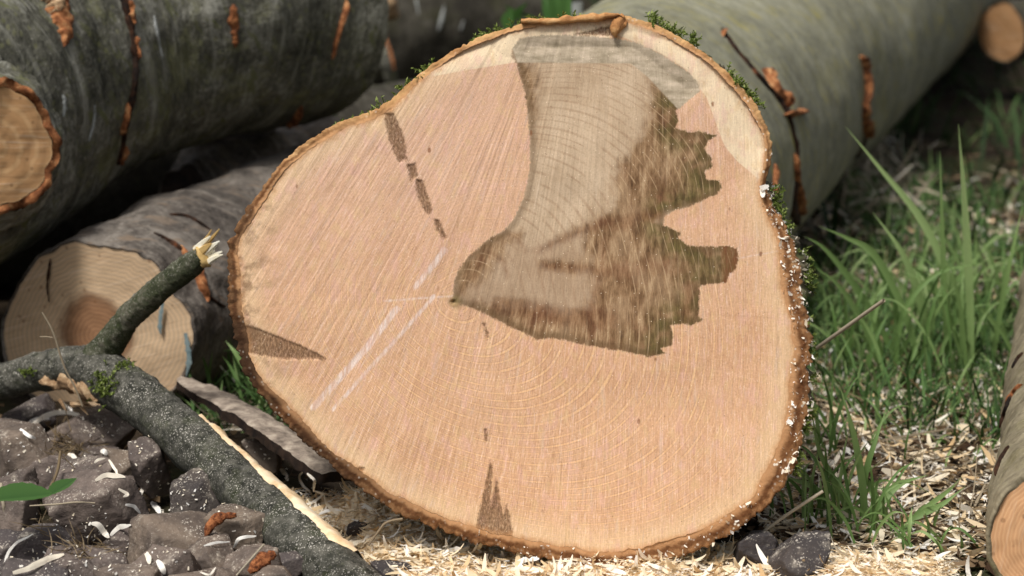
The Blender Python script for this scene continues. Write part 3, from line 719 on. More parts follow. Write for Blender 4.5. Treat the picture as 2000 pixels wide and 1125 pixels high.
# moss stems along the rim, and sawdust crumbs caught in the bark
def moss_patch(P, Nn, n_leaf, L, parent, name='moss', seed=0, mat='moss', spread=.6):
    r = np.random.default_rng(seed); n = len(P)
    D = unit(Nn+r.normal(0, spread, (n, 3))); St = unit(r.normal(0, 1, (n, 3)))
    Ls = L*r.uniform(.35, 1.2, n)
    V1, F1, p1 = ribbons(P, D, St, Ls, np.full(n, .0007), r.uniform(-40, 40, n), 3, tip=.4)
    tl = r.uniform(.25, 1., (n, n_leaf)); C = (P[:, None]+D[:, None]*(Ls[:, None]*tl)[..., None]).reshape(-1, 3)
    Dl = unit(np.repeat(D, n_leaf, 0)*.7+r.normal(0, .8, (n*n_leaf, 3)))
    V2, F2, p2 = ribbons(C, Dl, unit(r.normal(0, 1, (n*n_leaf, 3))), r.uniform(.0018, .0042, n*n_leaf), r.uniform(.0008, .0016, n*n_leaf), r.uniform(-150, 150, n*n_leaf), 2, tip=.1)
    rv = np.concatenate([rv_attr(n, p1, 0, .6, r), rv_attr(n*n_leaf, p2, .1, 1., r)])
    return tag(build(name, np.concatenate([V1, V2]), np.concatenate([F1, F2+len(V1)]), M[mat], parent, {'rv': rv}), kind='stuff')
def rim_points(a0, a1, n, seed, depth=(.0, .05)):
    r = np.random.default_rng(seed); aa = r.uniform(a0, a1, n) % 360; clump = vnoise(np.stack([aa*.55, 0*aa, 0*aa], -1), seed+1) > -.15
    aa = aa[clump]; i = (aa/360*NA).astype(int) % NA; d = r.uniform(depth[0], depth[1], len(aa)); row = np.clip((np.sqrt(d/LEN)*39*1.0).astype(int)+na-1, na-1, len(rows)-1)
    row = np.clip(na-1+(39*(d/LEN)**(1/1.5)).astype(int), na-1, len(rows)-1)
    P = rowsV[row, i]; return P, unit(P-(ccen+AX*d[:, None]))
for a0, a1, n, L, sd_ in ((233, 250, 90, .011, 1), (256, 282, 130, .007, 2), (296, 322, 260, .010, 3), (338, 395, 400, .008, 4), (222, 232, 50, .004, 5)):
    P, Q = rim_points(a0, a1, n, sd_*7, (.001, .03)); moss_patch(P-Q*.001, Q, 9, L, LOG, seed=sd_)
r = np.random.default_rng(77); n = 620
aa = np.concatenate([r.uniform(-24, 34, 480), r.uniform(34, 100, 140)]) % 360; ii = (aa/360*NA).astype(int) % NA
rr = np.where(r.random(n) < .55, r.integers(na-1, na+6, n), r.integers(1, na, n)); Pc = rowsV[rr, ii]+NF*.001
sz = np.where(r.random(n) < .12, r.uniform(.004, .009, n), r.uniform(.001, .0035, n))
V, F, per = ribbons(Pc, unit(r.normal(0, 1, (n, 3))), unit(r.normal(0, 1, (n, 3))), sz, sz*r.uniform(.3, .6, n), r.uniform(-200, 200, n), 3, tip=.4)
tag(build('sawdust_crumbs', V, F, M['chip'], LOG, {'rv': rv_attr(n, per, .6, 1, r)}), kind='stuff')

# ------------------------------------------------------------------ the other logs
def sil(u, v, y, R, side=(0, 1)):
    """centre of a log whose silhouette passes through the pixel, lying off it by R along side (right, up)"""
    s_ = np.array(side, float); s_ /= np.linalg.norm(s_); return at_y(u, v, y)+R*(s_[0]*RIGHT+s_[1]*UP)
# lower left, sawn end towards us
c = at_y(188, 655, .47)
low, tl = make_log('sawn_log', 'smaller grey-barked log with brown-hearted sawn end and blue paint dabs behind the branch', 'log',
    [c, c+np.array([.085, .20, .012]), c+np.array([.19, .50, .02])], [.122, .126, .118], M['bark_low'], M['end_left'], inset=.035, ell=.84, ns=90, nt=120, amp=.007, freq=16, seed=5, ridge=.002)
bl = tl.bvh()
strip('torn_bark', bl, [(350,480),(385,530),(405,590)], [10, 26, 12], M['wound'], low, .006, 30, 3)
for k, (pp, ww) in enumerate((([(300,455),(345,480),(372,505)], [4, 12, 4]), ([(395,570),(420,590),(440,600)], [3, 7, 3]), ([(330,420),(370,425),(410,450)], [3, 6, 3]))):
    strip('bark_crack', bl, pp, ww, M['crack'], low, .002, 24, k)
def dab(pts, widths, mat, name, seed):
    n = 26; P = catmull(np.array(pts, float), n); Wd = catmull(np.array(widths, float)[:, None], n)[:, 0]*(1+.35*fbm(np.stack([np.arange(n)*.5, np.zeros(n), np.zeros(n)], -1), seed, 3))
    i0 = tl.P[0]; nn = -tl.T[0]
    L_ = on_plane(P[:, 0]-Wd/2, P[:, 1], i0+nn*.0035, nn); R_ = on_plane(P[:, 0]+Wd/2, P[:, 1], i0+nn*.0035, nn)
    Mi = (L_+R_)/2+nn*.0008
    build(name, np.stack([L_, Mi, R_], 1), gridfaces(n, 3)[:, ::-1], mat, low)
dab([(318,592),(314,615),(312,640),(314,652)], [5, 9, 7, 2], M['blue'], 'paint_dab', 1)
dab([(362,650),(367,680),(369,705),(364,735)], [5, 12, 10, 2], M['blue'], 'paint_dab', 2)
dab([(98,505),(95,530),(92,560),(96,590)], [3, 5, 4, 2], M['crack'], 'end_crack', 3)

# upper left, big and dark, resting on the lower one
pts = [sil(-330, 640, .36, .19, (-.42, .9)), sil(-80, 555, .5, .19, (-.42, .9)), sil(60, 470, .60, .188, (-.45, .9)), sil(250, 325, .76, .17, (-.4, .9)), sil(420, 268, .86, .162, (-.25, 1)), sil(640, 232, 1.0, .155, (-.2, 1))]
upl, tu = make_log('dark_log', 'big dark grey log with cut branch stub, lying on the smaller sawn log', 'log', pts, [.19, .19, .186, .172, .163, .155],
    M['bark_left'], M['end_far'], ns=220, nt=150, amp=.006, freq=9, seed=12, ridge=.0016, fine=.0018)
bu = tu.bvh()
strip('bark_crack', bu, [(236,-15),(252,40),(262,100),(262,160),(250,225),(236,290),(228,322)], [14, 22, 20, 18, 14, 9, 4], M['crack'], upl, .004, 90, 2)
strip('torn_bark', bu, [(246,0),(255,25),(258,50)], [10, 16, 8], M['wound'], upl, .009, 30, 4)
strip('torn_bark', bu, [(258,70),(264,95),(266,120)], [4, 9, 4], M['wound'], upl, .008, 24, 5)
strip('torn_bark', bu, [(248,200),(242,235),(234,262)], [4, 8, 4], M['wound'], upl, .007, 24, 6)
strip('torn_bark', bu, [(246,285),(238,305),(232,322)], [4, 9, 4], M['wound'], upl, .006, 20, 7)
strip('torn_bark', bu, [(110,-20),(118,20),(128,60),(124,92)], [50, 66, 40, 6], M['wound'], upl, .006, 50, 8)
strip('bare_patch', bu, [(88,-20),(105,5),(120,28)], [36, 54, 20], M['torn'], upl, .009, 30, 9)
strip('torn_bark', bu, [(454,8),(455,40),(459,70),(458,92)], [14, 26, 18, 3], M['wound'], upl, .005, 40, 10)
strip('scrape', bu, [(300,30),(307,70),(316,112)], [5, 9, 3], M['scrape'], upl, .001, 24, 11)
strip('scrape', bu, [(184,205),(182,240),(172,275)], [4, 7, 3], M['scrape'], upl, .001, 24, 12)
strip('scrape', bu, [(122,185),(126,205),(122,228)], [8, 18, 6], M['scrape'], upl, .001, 24, 13)
strip('torn_bark', bu, [(676,0),(668,40),(655,80),(648,115)], [8, 14, 10, 5], M['wound'], upl, .006, 30, 14)
strip('torn_bark', bu, [(590,205),(578,228),(560,246)], [10, 20, 10], M['wound'], upl, .008, 24, 15)
# cut branch stub on it
hc, hn = hit(bu, -12, 288)
if hc is not None:
    hn = hn if hn@(CAM-hc) > 0 else -hn; sd_ = unit(unit(hn)*1.5+unit(CAM-hc)); c0 = hc
    st = Tube([c0-sd_*.12, c0-sd_*.03, c0-sd_*.008, c0+sd_*.010], [.098, .09, .08, .067], ns=40, nt=110, amp=.006, freq=30, seed=44)
    Vc, Fc, eg, A, Fa = cap(st, 1, .14, lip=.006, seed=8, rough=.0015)
    sb = build('branch_stub', np.concatenate([st.V.reshape(-1, 3)]), st.faces(), M['bark_left'], upl, {'tc': st.tc.reshape(-1, 3)})
    build('stub_face', Vc, Fc, M['end_stub'], sb, {'eg': eg.reshape(-1, 3)})
    A = A+st.T[-1]*(.006*fbm(A*90, 3, 3))[..., None]
    build('torn_rim', A, Fa, M['wound'], sb)

# farther log behind, in shade, with a split branch hanging from it
pts = [at_y(-150, 90, 2.35), at_y(400, 70, 2.4), at_y(800, 48, 2.5), at_y(1040, 30, 2.6)]
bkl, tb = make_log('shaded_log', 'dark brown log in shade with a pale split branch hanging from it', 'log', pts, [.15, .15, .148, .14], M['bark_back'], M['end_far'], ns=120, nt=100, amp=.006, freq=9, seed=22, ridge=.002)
bb_ = tb.bvh()
for k, (pp, ww) in enumerate((([(868,10),(862,40),(855,62)], [5, 9, 4]), ([(905,40),(900,60)], [4, 5]), ([(812,-5),(818,30)], [5, 4]))):
    strip('scrape', bb_, pp, ww, M['scrape'], bkl, .001, 20, k+3)
lump('torn_knot', at_y(738, 8, 2.22), (.036, .03, .033), M['torn'], bkl, 4, rough=.35)
lump('torn_knot', at_y(712, 6, 2.21), (.022, .02, .02), M['wound'], bkl, 6, rough=.35)
bt = Tube([at_y(735, 25, 2.2), at_y(742, 70, 2.19), at_y(755, 120, 2.18), at_y(772, 185, 2.2)], [.013, .012, .012, .011], ns=40, nt=24, amp=.002, freq=50, seed=9)
build('split_branch', bt.V, bt.faces(), M['bark_left'], bkl, {'tc': bt.tc.reshape(-1, 3)})
V = np.array([[bt.point(i, a, .001) for a in np.linspace(.4, 1.0, 5)] for i in range(6, 30)]); build('bare_strip', V, gridfaces(24, 5), M['wound'], bkl)

pts = [np.array([-1.1, .78, .10]), np.array([-.72, 1.0, .105]), np.array([-.36, 1.28, .11]), np.array([-.02, 1.55, .11])]  # extra dark log added to shade the bright gap low in the pile
make_log('added_shade_log', 'added dark log filling the gap beneath the big dark log with shade', 'log', pts, [.10, .105, .11, .11], M['bark_back'], M['slab_dark'], ns=80, nt=70, amp=.008, freq=10, seed=83, ridge=.002)
# rough grey piece lying behind the smaller log
pts = [at_y(360, 385, .98), at_y(480, 345, 1.05), at_y(640, 320, 1.15)]
rl, tr_ = make_log('weathered_log', 'weathered grey split log with ragged top edge wedged under the big dark log', 'log', pts, [.05, .062, .065], M['bark_low'], M['slab_dark'], ns=80, nt=80, amp=.012, freq=18, seed=33, ridge=.004)
lump('bark_chunk', on_ground(440, 440, .02), (.06, .04, .03), M['rust'], None, 5, rough=.35)
o = bpy.data.objects[-1] if False else [x for x in COL.objects if x.name == 'bark_chunk'][0]
tag(o, 'reddish brown chunk of bark in shade beside the left rim of the big log', 'bark')

# upper right, large olive log receding
R_ = .215
pts = [np.array([.075, .60, .19]), np.array([.36, 1.6, .20]), np.array([.72, 2.8, .21]), np.array([1.35, 4.9, .22])]
orl, to = make_log('olive_log', 'thick olive-grey smooth-barked log with orange torn cracks, receding behind the big log', 'log', pts, [.188, .20, .205, .20], M['bark_olive'], M['end_far'], ns=200, nt=140, amp=.006, freq=6, seed=41, ridge=.001, fine=.001)
bo = to.bvh()
strip('bark_crack', bo, [(1408,55),(1430,90),(1460,125),(1490,160),(1520,195),(1540,235),(1552,280),(1555,330),(1550,400),(1560,440)], [4, 8, 10, 16, 16, 10, 9, 12, 26, 20], M['crack'], orl, .004, 110, 3)
strip('torn_bark', bo, [(1488,135),(1505,165),(1525,190),(1540,205)], [8, 18, 30, 16], M['wound'], orl, .014, 40, 4)
strip('torn_bark', bo, [(1530,225),(1550,222),(1572,215)], [10, 16, 14], M['wound'], orl, .012, 20, 5)
strip('torn_bark', bo, [(1550,300),(1553,350),(1560,385),(1565,420)], [5, 10, 26, 24], M['wound'], orl, .008, 40, 6)
strip('torn_bark', bo, [(1410,62),(1412,72)], [8, 8], M['wound'], orl, .008, 10, 8)
strip('torn_bark', bo, [(1678,108),(1688,140),(1690,175),(1685,215),(1690,245),(1692,268)], [8, 20, 24, 18, 30, 14], M['wound'], orl, .012, 60, 7)
strip('bark_crack', bo, [(1690,262),(1685,285),(1668,310)], [18, 16, 4], M['crack'], orl, .004, 24, 9)
strip('torn_bark', bo, [(1512,320),(1510,360),(1508,385)], [4, 12, 6], M['wound'], orl, .006, 20, 12)

# right edge, sawn end low in the corner
c = at_y(2078, 1062, -.2)
rgt, tg = make_log('tan_log', 'tan-grey log with ringed orange sawn end lying in the grass at the edge', 'log', [c, c+np.array([.085, .33, .004]), c+np.array([.25, 1.0, .01])], [.060, .066, .07], M['bark_right'], M['end_right'], inset=.07, ns=140, nt=110, amp=.003, freq=16, seed=51, ridge=.0012)
bg = tg.bvh()
for k, (pp, ww) in enumerate((([(1950,850),(1962,810),(1978,770)], [4, 8, 3]), ([(1965,790),(1985,762),(1998,752)], [5, 9, 5]), ([(1945,930),(1955,900),(1972,872)], [3, 6, 3]), ([(1978,720),(1990,700),(1999,690)], [3, 6, 3]), ([(1935,860),(1940,835),(1946,820)], [3, 8, 3]))):
    strip('bark_crack' if k != 1 else 'torn_bark', bg, pp, ww, M['crack'] if k != 1 else M['wound'], rgt, .002, 24, k)

# small far log, top right corner
c = at_y(1958, 62, 2.75)
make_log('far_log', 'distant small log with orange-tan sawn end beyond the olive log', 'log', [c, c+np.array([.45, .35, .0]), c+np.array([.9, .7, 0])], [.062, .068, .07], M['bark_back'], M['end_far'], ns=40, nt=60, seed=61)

# ------------------------------------------------------------------ fallen branch
def bp(u, v, y): return at_y(u, v, y)
limb_pts = [bp(-90,770,.36), bp(0,748,.33), bp(100,722,.30), bp(185,726,.27), bp(268,778,.215), bp(430,915,.09), bp(633,1100,-.08), bp(820,1275,-.20)]
lt = Tube(limb_pts, [.016, .0175, .020, .0245, .0242, .0240, .0250, .0265], ns=280, nt=90, amp=.0018, freq=26, seed=71, fine=.001)
BR = empty('fallen_branch', (lt.P[150][0], lt.P[150][1], 0), 'forked grey-green branch dusted with sawdust, snapped side shoot and peeled strip, lying on stones', 'branch')
i0 = lt.V[-1].mean(0); 
limbF = [lt.faces()]
build('limb', lt.V, lt.faces(), M['bark_limb'], BR, {'tc': lt.tc.reshape(-1, 3)})
for e in (0, 1):
    Vc, Fc, eg, A, Fa = cap(lt, e, .0, seed=4); build('cut_end', Vc, Fc if e == 1 else Fc[:, ::-1], M['end_stub'], BR, {'eg': eg.reshape(-1, 3)})
tt_ = Tube([bp(150,735,.28), bp(208,680,.265), bp(248,625,.25), bp(300,575,.235), bp(350,534,.225), bp(398,498,.215)], [.019, .0150, .0125, .012, .0115, .0112], ns=120, nt=60, amp=.0012, freq=40, seed=73, fine=.0006)
sh = build('side_shoot', tt_.V, tt_.faces(), M['bark_twig'], BR, {'tc': tt_.tc.reshape(-1, 3)})
tipc = tt_.P[-1]; tdir = tt_.T[-1]
r = np.random.default_rng(5)
def splinter(name, c, d, L, W, mat, parent, seed, bend=0.):
    n = 10; u = np.linspace(0, 1, n); d = unit(d); s_ = unit(np.cross(d, CAM-c)); f_ = np.cross(s_, d)
    P = c+d*(u*L)[:, None]+s_*(bend*u**2*L)[:, None]; wv = W*(1-u**2.2*.8)
    ringv = np.array([(1, 0), (.3, .5), (-.8, .35), (-.9, -.3), (.4, -.5)])
    V = P[:, None]+(ringv[None, :, 0]*wv[:, None]/2)[..., None]*s_+(ringv[None, :, 1]*wv[:, None]/2)[..., None]*f_
    return build(name, V, [gridfaces(n, 5, True), np.array([[45, 46, 47, 48, 49]])], mat, parent, smooth=False)
V = []
for k, (a, b, L, W, mt, bd) in enumerate(((-.008, .002, .022, .006, 'splinter', .0), (.0, .003, .026, .0065, 'splinter', .1), (.006, .001, .022, .0055, 'splinter', .1), (-.007, -.003, .034, .0045, 'splinter_tan', -.15), (-.010, -.004, .026, .004, 'splinter_tan', -.3), (.003, -.004, .016, .008, 'splinter', 0), (-.003, .004, .018, .008, 'splinter_tan', 0), (.008, .004, .02, .005, 'splinter', .2))):
    lat = unit(np.cross(tdir, CAM-tipc)); splinter('splinter', tipc+lat*a+unit(CAM-tipc)*b*1.0-tdir*.004, tdir+lat*r.normal(0, .12)+unit(CAM-tipc)*.1, L*1.05, W*1.35, M[mt], sh, k, bd)
lump('torn_rim', tipc-tdir*.001, (.0118, .0118, .006), M['splinter_tan'], sh, 3, rough=.2, axes=[np.cross(tdir, [0, 0, 1]), unit(np.cross(tdir, np.cross(tdir, [0, 0, 1]))), tdir])
# peeled strip of pale wood along the upper edge
idx = np.where((lt.s > 0))[0]
uu = []
for i in range(lt.ns):
    q = lt.P[i]-CAM; zc = q@FWD; uu.append((q@RIGHT/zc/TANH*1000+1000))
uu = np.array(uu); sel = np.where((uu > 350) & (uu < 665))[0]
up_ang = []
rowsS = []
for i in sel:
    f = (i-sel[0])/(len(sel)-1)
    up_is = (lt.e1[i]@UP) > 0
    a0 = 0. if up_is else math.pi
    wdt = .10+.5*f**.8+.08*vnoise(np.array([[i*.22, 0, 0]]), 3)[0]; wdt *= min(1, f*8+.1)*min(1, (1-f)*10+.3)
    lo, hi = -.9, -.02+wdt*1.75
    an = np.linspace(lo, hi, 9)
    an = an if up_is else math.pi-an
    ring = []
    for q, a in enumerate(an):
        dr = lt.e1[i]*math.cos(a)+lt.e2[i]*math.sin(a); b0 = -.0015 if q in (0, 8) else .0022
        jj = int(round((a % (2*math.pi))/(2*math.pi)*lt.nt)) % lt.nt
        ring.append(lt.P[i]+dr*(lt.R[i]+lt.d[i, jj]+b0+.0006*math.sin(i*.9+q)))
    rowsS.append(ring)
build('peeled_strip', np.array(rowsS), gridfaces(len(rowsS), 9), M['fresh'], BR)
# torn wood below the fork, moss cushions
bvl = lt.bvh()
rt = np.random.default_rng(15)
strip('torn_wood', bvl, [(78,742),(115,748),(155,760),(192,782)], [14, 40, 44, 12], M['torn'], BR, .006, 40, 14, .6)
for k in range(6):
    c_ = bp(95+rt.uniform(0, 80), 752+rt.uniform(0, 40), .262); splinter('torn_fibre', c_, np.array([rt.uniform(.2, 1), -.1, rt.uniform(-.6, .1)]), rt.uniform(.010, .022), rt.uniform(.003, .006), M['torn'], BR, k)
def bmoss(u0, v0, su, sv, n, seed, L=.008):
    r = np.random.default_rng(seed); P = []; Q = []
    for k in range(n):
        p, q = hit(bvl, u0+r.normal(0, su), v0+r.normal(0, sv))
        if p is not None: P.append(p); Q.append(q if q@(CAM-p) > 0 else -q)
    if P: moss_patch(np.array(P), np.array(Q), 7, L, BR, seed=seed, spread=.45)
bmoss(205, 752, 12, 15, 75, 3, .007); bmoss(245, 715, 8, 4, 18, 4, .004); bmoss(60, 725, 10, 4, 18, 5, .005)

# leaning bark slab
A0, A1 = at_y(352, 738, .36), at_y(660, 925, .10)
n = 70; f = np.linspace(0, 1, n)[:, None]; ctr = A0*(1-f)+A1*f+np.array([0, 0, .006])*np.sin(f*math.pi)
tdir_ = unit(A1-A0); sdir = unit(np.cross(tdir_, np.array([.25, -.12, 1.]))); ndir = np.cross(sdir, tdir_)
if ndir[2] < 0: ndir = -ndir
if sdir@UP < 0: sdir = -sdir
wd = .018*np.minimum(1, (f*9)**.6+.02)*(1+.12*fbm(np.stack([f[:, 0]*12, 0*f[:, 0], 0*f[:, 0]], -1), 4, 3))[:, None]
x = np.linspace(-1, 1, 11)
topV = ctr[:, None]+sdir*(x[None, :, None]*wd[:, None]/1)+ndir*(.003*(1-x**2))[None, :, None]
topV = topV+ndir*(.0018*fbm(topV*70, 5, 4))[..., None]
botV = topV-ndir*(.009+.004*vnoise(topV*50, 8))[..., None]
SL = empty('bark_slab', ctr.mean(0)*np.array([1, 1, 0]), 'long strip of loose grey bark leaning under the left rim of the big log', 'bark')
build('outer_side', topV, gridfaces(n, 11), M['slab'], SL)
rimi = lambda V: np.concatenate([V[0], V[1:-1, -1], V[-1][::-1], V[1:-1, 0][::-1]])
ra, rb = rimi(topV), rimi(botV); k = len(ra)
build('broken_edge', np.stack([ra, (ra+rb)/2+.001*fbm(ra*200, 2, 2)[:, None], rb], 0), gridfaces(3, k, True), M['slab_dark'], SL)
build('inner_side', botV, gridfaces(n, 11)[:, ::-1], M['slab_dark'], SL)

# ------------------------------------------------------------------ stones
def stone_mesh(seed, n=5):
    r = np.random.default_rng(seed); V, F = ico(n)
    k = int(r.integers(9, 13)); N_ = unit(r.normal(0, 1, (k, 3))); N_ = np.concatenate([N_, [[0, 0, 1], [0, 0, -1], [1, 0, 0], [-1, .2, 0], [0, 1, 0], [0, -1, .2]]]); h = np.concatenate([r.uniform(.55, .95, k), r.uniform(.7, 1., 6)])
    N_ = unit(N_+r.normal(0, .12, N_.shape)); q = V@N_.T
    rr = np.min(np.where(q > 1e-3, h[None]/np.maximum(q, 1e-3), 9), axis=1)
    V = V*rr[:, None]
    V = V*(1+.035*fbm(V*2.6, seed, 3)+.014*fbm(V*11, seed+5, 3))[:, None]
    V[:, 2] -= (V[:, 2].min()+V[:, 2].max())/2; V /= np.abs(V).max(0)
    return mesh_data('stone', V, F)
SM = [stone_mesh(100+k) for k in range(14)]
for me in SM: me.materials.append(M['stone'])
SLAB = 'angular grey-brown stone dusted with sawdust in the rubble beside the fallen branch'
placed = []
STL = {0: 'flat dark stone with a long white shaving draped over it, below the fork', 1: 'broad dark grey slab-like stone pressed against the underside of the branch', 2: 'big brown rounded stone above the green leaf', 3: 'largest brown stone, right beside the tip of the green leaf', 4: 'dark stone half hidden beneath the green leaf', 5: 'blocky brown stone beside the curved orange bark flake', 9: 'dark stone under the curved orange bark flake', 10: 'stone beside the straight orange bark flake'}
def stone(u, v, wpx, hpx, mi, label=SLAB, grp='rubble stones', mat=None, rz=None, z0=0., dep=.8, name='stone'):
    """u, v: pixel of the stone's middle; base resting on the ground"""
    p = on_ground(u, v, hpx*.5*.00043*.9+z0); s_ = pxsize(p[1])
    me = SM[mi % len(SM)]
    if mat is not None:
        me = me.copy(); me.materials.clear(); me.materials.append(mat)
    o = bpy.data.objects.new(name, me); COL.objects.link(o)
    sx, sz = wpx*s_/2, hpx*s_/2
    o.scale = (sx, max(sx, sz)*dep, sz); o.location = (p[0], p[1], max(p[2], gz(p[0], p[1])+sz*.55))
    o.rotation_euler = (random.uniform(-.15, .15), random.uniform(-.15, .15), random.uniform(-.5, .5) if rz is None else rz)
    tag(o, label, 'stone', grp); placed.append((p[0], p[1], sx)); return o
for k, a in enumerate([(60,812,130,64),(178,850,180,100),(45,895,135,130),(185,1000,200,160),(28,1010,110,150),(340,1060,165,110),(90,1075,170,110),(180,1125,180,110),(330,1120,170,110),(470,1040,120,110),(490,1110,130,100),(120,925,110,80),(150,945,130,90),(240,915,80,80),(30,955,100,80),(410,1100,110,80),(430,1060,90,80),(15,1090,110,110),(255,1150,150,100),(60,1150,150,100),(540,1150,120,100),(560,1110,80,60),(250,1060,90,70),(200,895,80,50),(5,845,90,60),(110,880,70,60),(225,960,70,60),(400,1155,140,90),(640,1125,60,40)]):
    stone(a[0], a[1], a[2]*1.15, a[3]*1.1, mi=k*5+2, **({'label': STL[k], 'grp': None} if k in STL else {}))
stone(290, 915, 90, 140, 3, 'tall dark brown stone standing on edge against the fallen branch', None, dep=.6, rz=.2)
stone(385, 980, 130, 130, 6, 'mossy blackish stone half tucked under the fallen branch', None, M['wet_stone'])
stone(515, 890, 90, 80, 8, 'dark stone in the gap between fallen branch and bark slab', None)
stone(1480, 1075, 110, 90, 4, 'black damp stone tucked under the lower right rim of the big log', None, M['wet_stone'])
stone(1560, 1100, 150, 95, 7, 'black damp stone half buried in pale shavings below the grass', None, M['wet_stone'])
stone(700, 1030, 60, 34, 10, 'small dark stone in shavings beside the peeled branch strip', None, M['wet_stone'])
stone(760, 1115, 80, 40, 11, 'flat grey stone sunk in shavings at the end of the peeled branch', None, M['wet_stone'])
stone(1700, 1120, 70, 30, 12, 'small grey stone poking out of the shavings beside the grass', None, M['wet_stone'])
r = np.random.default_rng(9)
for k in range(34):
    u, v = r.uniform(-60, 620), r.uniform(815, 1170)
    if v < 780+(u-100)*.62 if u > 250 else False: continue
    if u > 250 and v < 1125-(620-u)*.55: continue
    s_ = r.uniform(20, 48); stone(u, v, s_, s_*.8, int(r.integers(0, 14)))
# moss on stone
# ------------------------------------------------------------------ sawdust and shavings
def in_heap(u, v):
    lowl = np.interp(u, [560, 640, 720, 800, 900, 1000, 1100, 1400, 1520, 1600, 1700, 1800, 1900], [930, 950, 960, 985, 1020, 1045, 1060, 1060, 1050, 1068, 1062, 1080, 1110])
    left = np.interp(v, [900, 1000, 1080, 1125, 1200], [540, 600, 670, 705, 760])
    return (v > lowl) & (u > left)
r = np.random.default_rng(12)
hx = np.arange(-.26, .44, .007); hy = np.arange(-.26, .26, .007); HX, HY = np.meshgrid(hx, hy, indexing='ij')
q = np.stack([HX, HY, 0*HX], -1)-CAM; uh = q@RIGHT/(q@FWD)/TANH*1000+1000
q[..., 2] = -CAM[2]; vh = 562.5-(q@UP)/(q@FWD)/TANH*1000; uh = q@RIGHT/(q@FWD)/TANH*1000+1000
msk = sm(0, 1, np.clip((vh-np.interp(uh, [560, 640, 720, 800, 900, 1000, 1100, 1400, 1520, 1600, 1900], [930, 945, 960, 985, 1020, 1045, 1060, 1060, 1060, 1070, 1100]))/40+.3, 0, 1))*sm(0, 1, np.clip((uh-np.interp(vh, [900, 1000, 1080, 1125, 1200], [560, 640, 715, 745, 800]))/40+.2, 0, 1))*sm(1900, 1840, uh)
HZ = gz(HX, HY)-.012+msk*(.027+.008*fbm(np.stack([HX*18, HY*18, 0*HX], -1), 8, 3))+.0015*fbm(np.stack([HX*120, HY*120, 0*HX], -1), 2, 2)
HZ = HZ+msk*.004*np.exp(-((uh-730)/110)**2)*sm(920, 990, vh)
tag(build('sawdust', np.stack([HX, HY, HZ], -1), gridfaces(len(hx), len(hy))[:, ::-1], M['dust']), 'drift of pale sawdust spread in front of the big log', 'sawdust', kind='stuff')
def heap_z(x, y):
    i = np.clip(np.round((x-hx[0])/.007).astype(int), 0, len(hx)-1); j = np.clip(np.round((y-hy[0])/.007).astype(int), 0, len(hy)-1)
    ins = (x > hx[0]) & (x < hx[-1]) & (y > hy[0]) & (y < hy[-1])
    return np.where(ins, np.maximum(HZ[i, j], gz(x, y)), gz(x, y))
u = r.uniform(560, 1900, 46000); v = r.uniform(925, 1200, 46000); k = in_heap(u, v) & ~((u > 1630) & (r.random(46000) < .4)) & ~((u > 1420) & (u < 1640) & (v < 1110) & (r.random(46000) < .85))
g = on_ground(u[k], v[k], .008); n = len(g)
g[:, 2] = heap_z(g[:, 0], g[:, 1])+r.uniform(.0, .008, n)
L = np.where(r.random(n) < .1, r.uniform(.012, .026, n), r.uniform(.003, .010, n))
V, F, per = ribbons(g, rand_dirs(n, .13, r), unit(r.normal(0, .35, (n, 3))+[0, 0, 1]), L, np.clip(L*r.uniform(.08, .32, n), .0007, .005), r.uniform(-70, 80, n), 5, taper=.4, tip=.5, twist=r.normal(0, .8, n))
tag(build('wood_shavings', V, F, M['chip'], None, {'rv': rv_attr(n, per, 0, 1, r)}, loc=(0, 0, 0)), 'heap of cream curled wood shavings in front of the big log', 'shavings', kind='stuff')
# fine scatter over the stones and on the right-hand litter
u = np.concatenate([r.uniform(-40, 640, 900)]); v = np.concatenate([r.uniform(800, 1160, 900)])
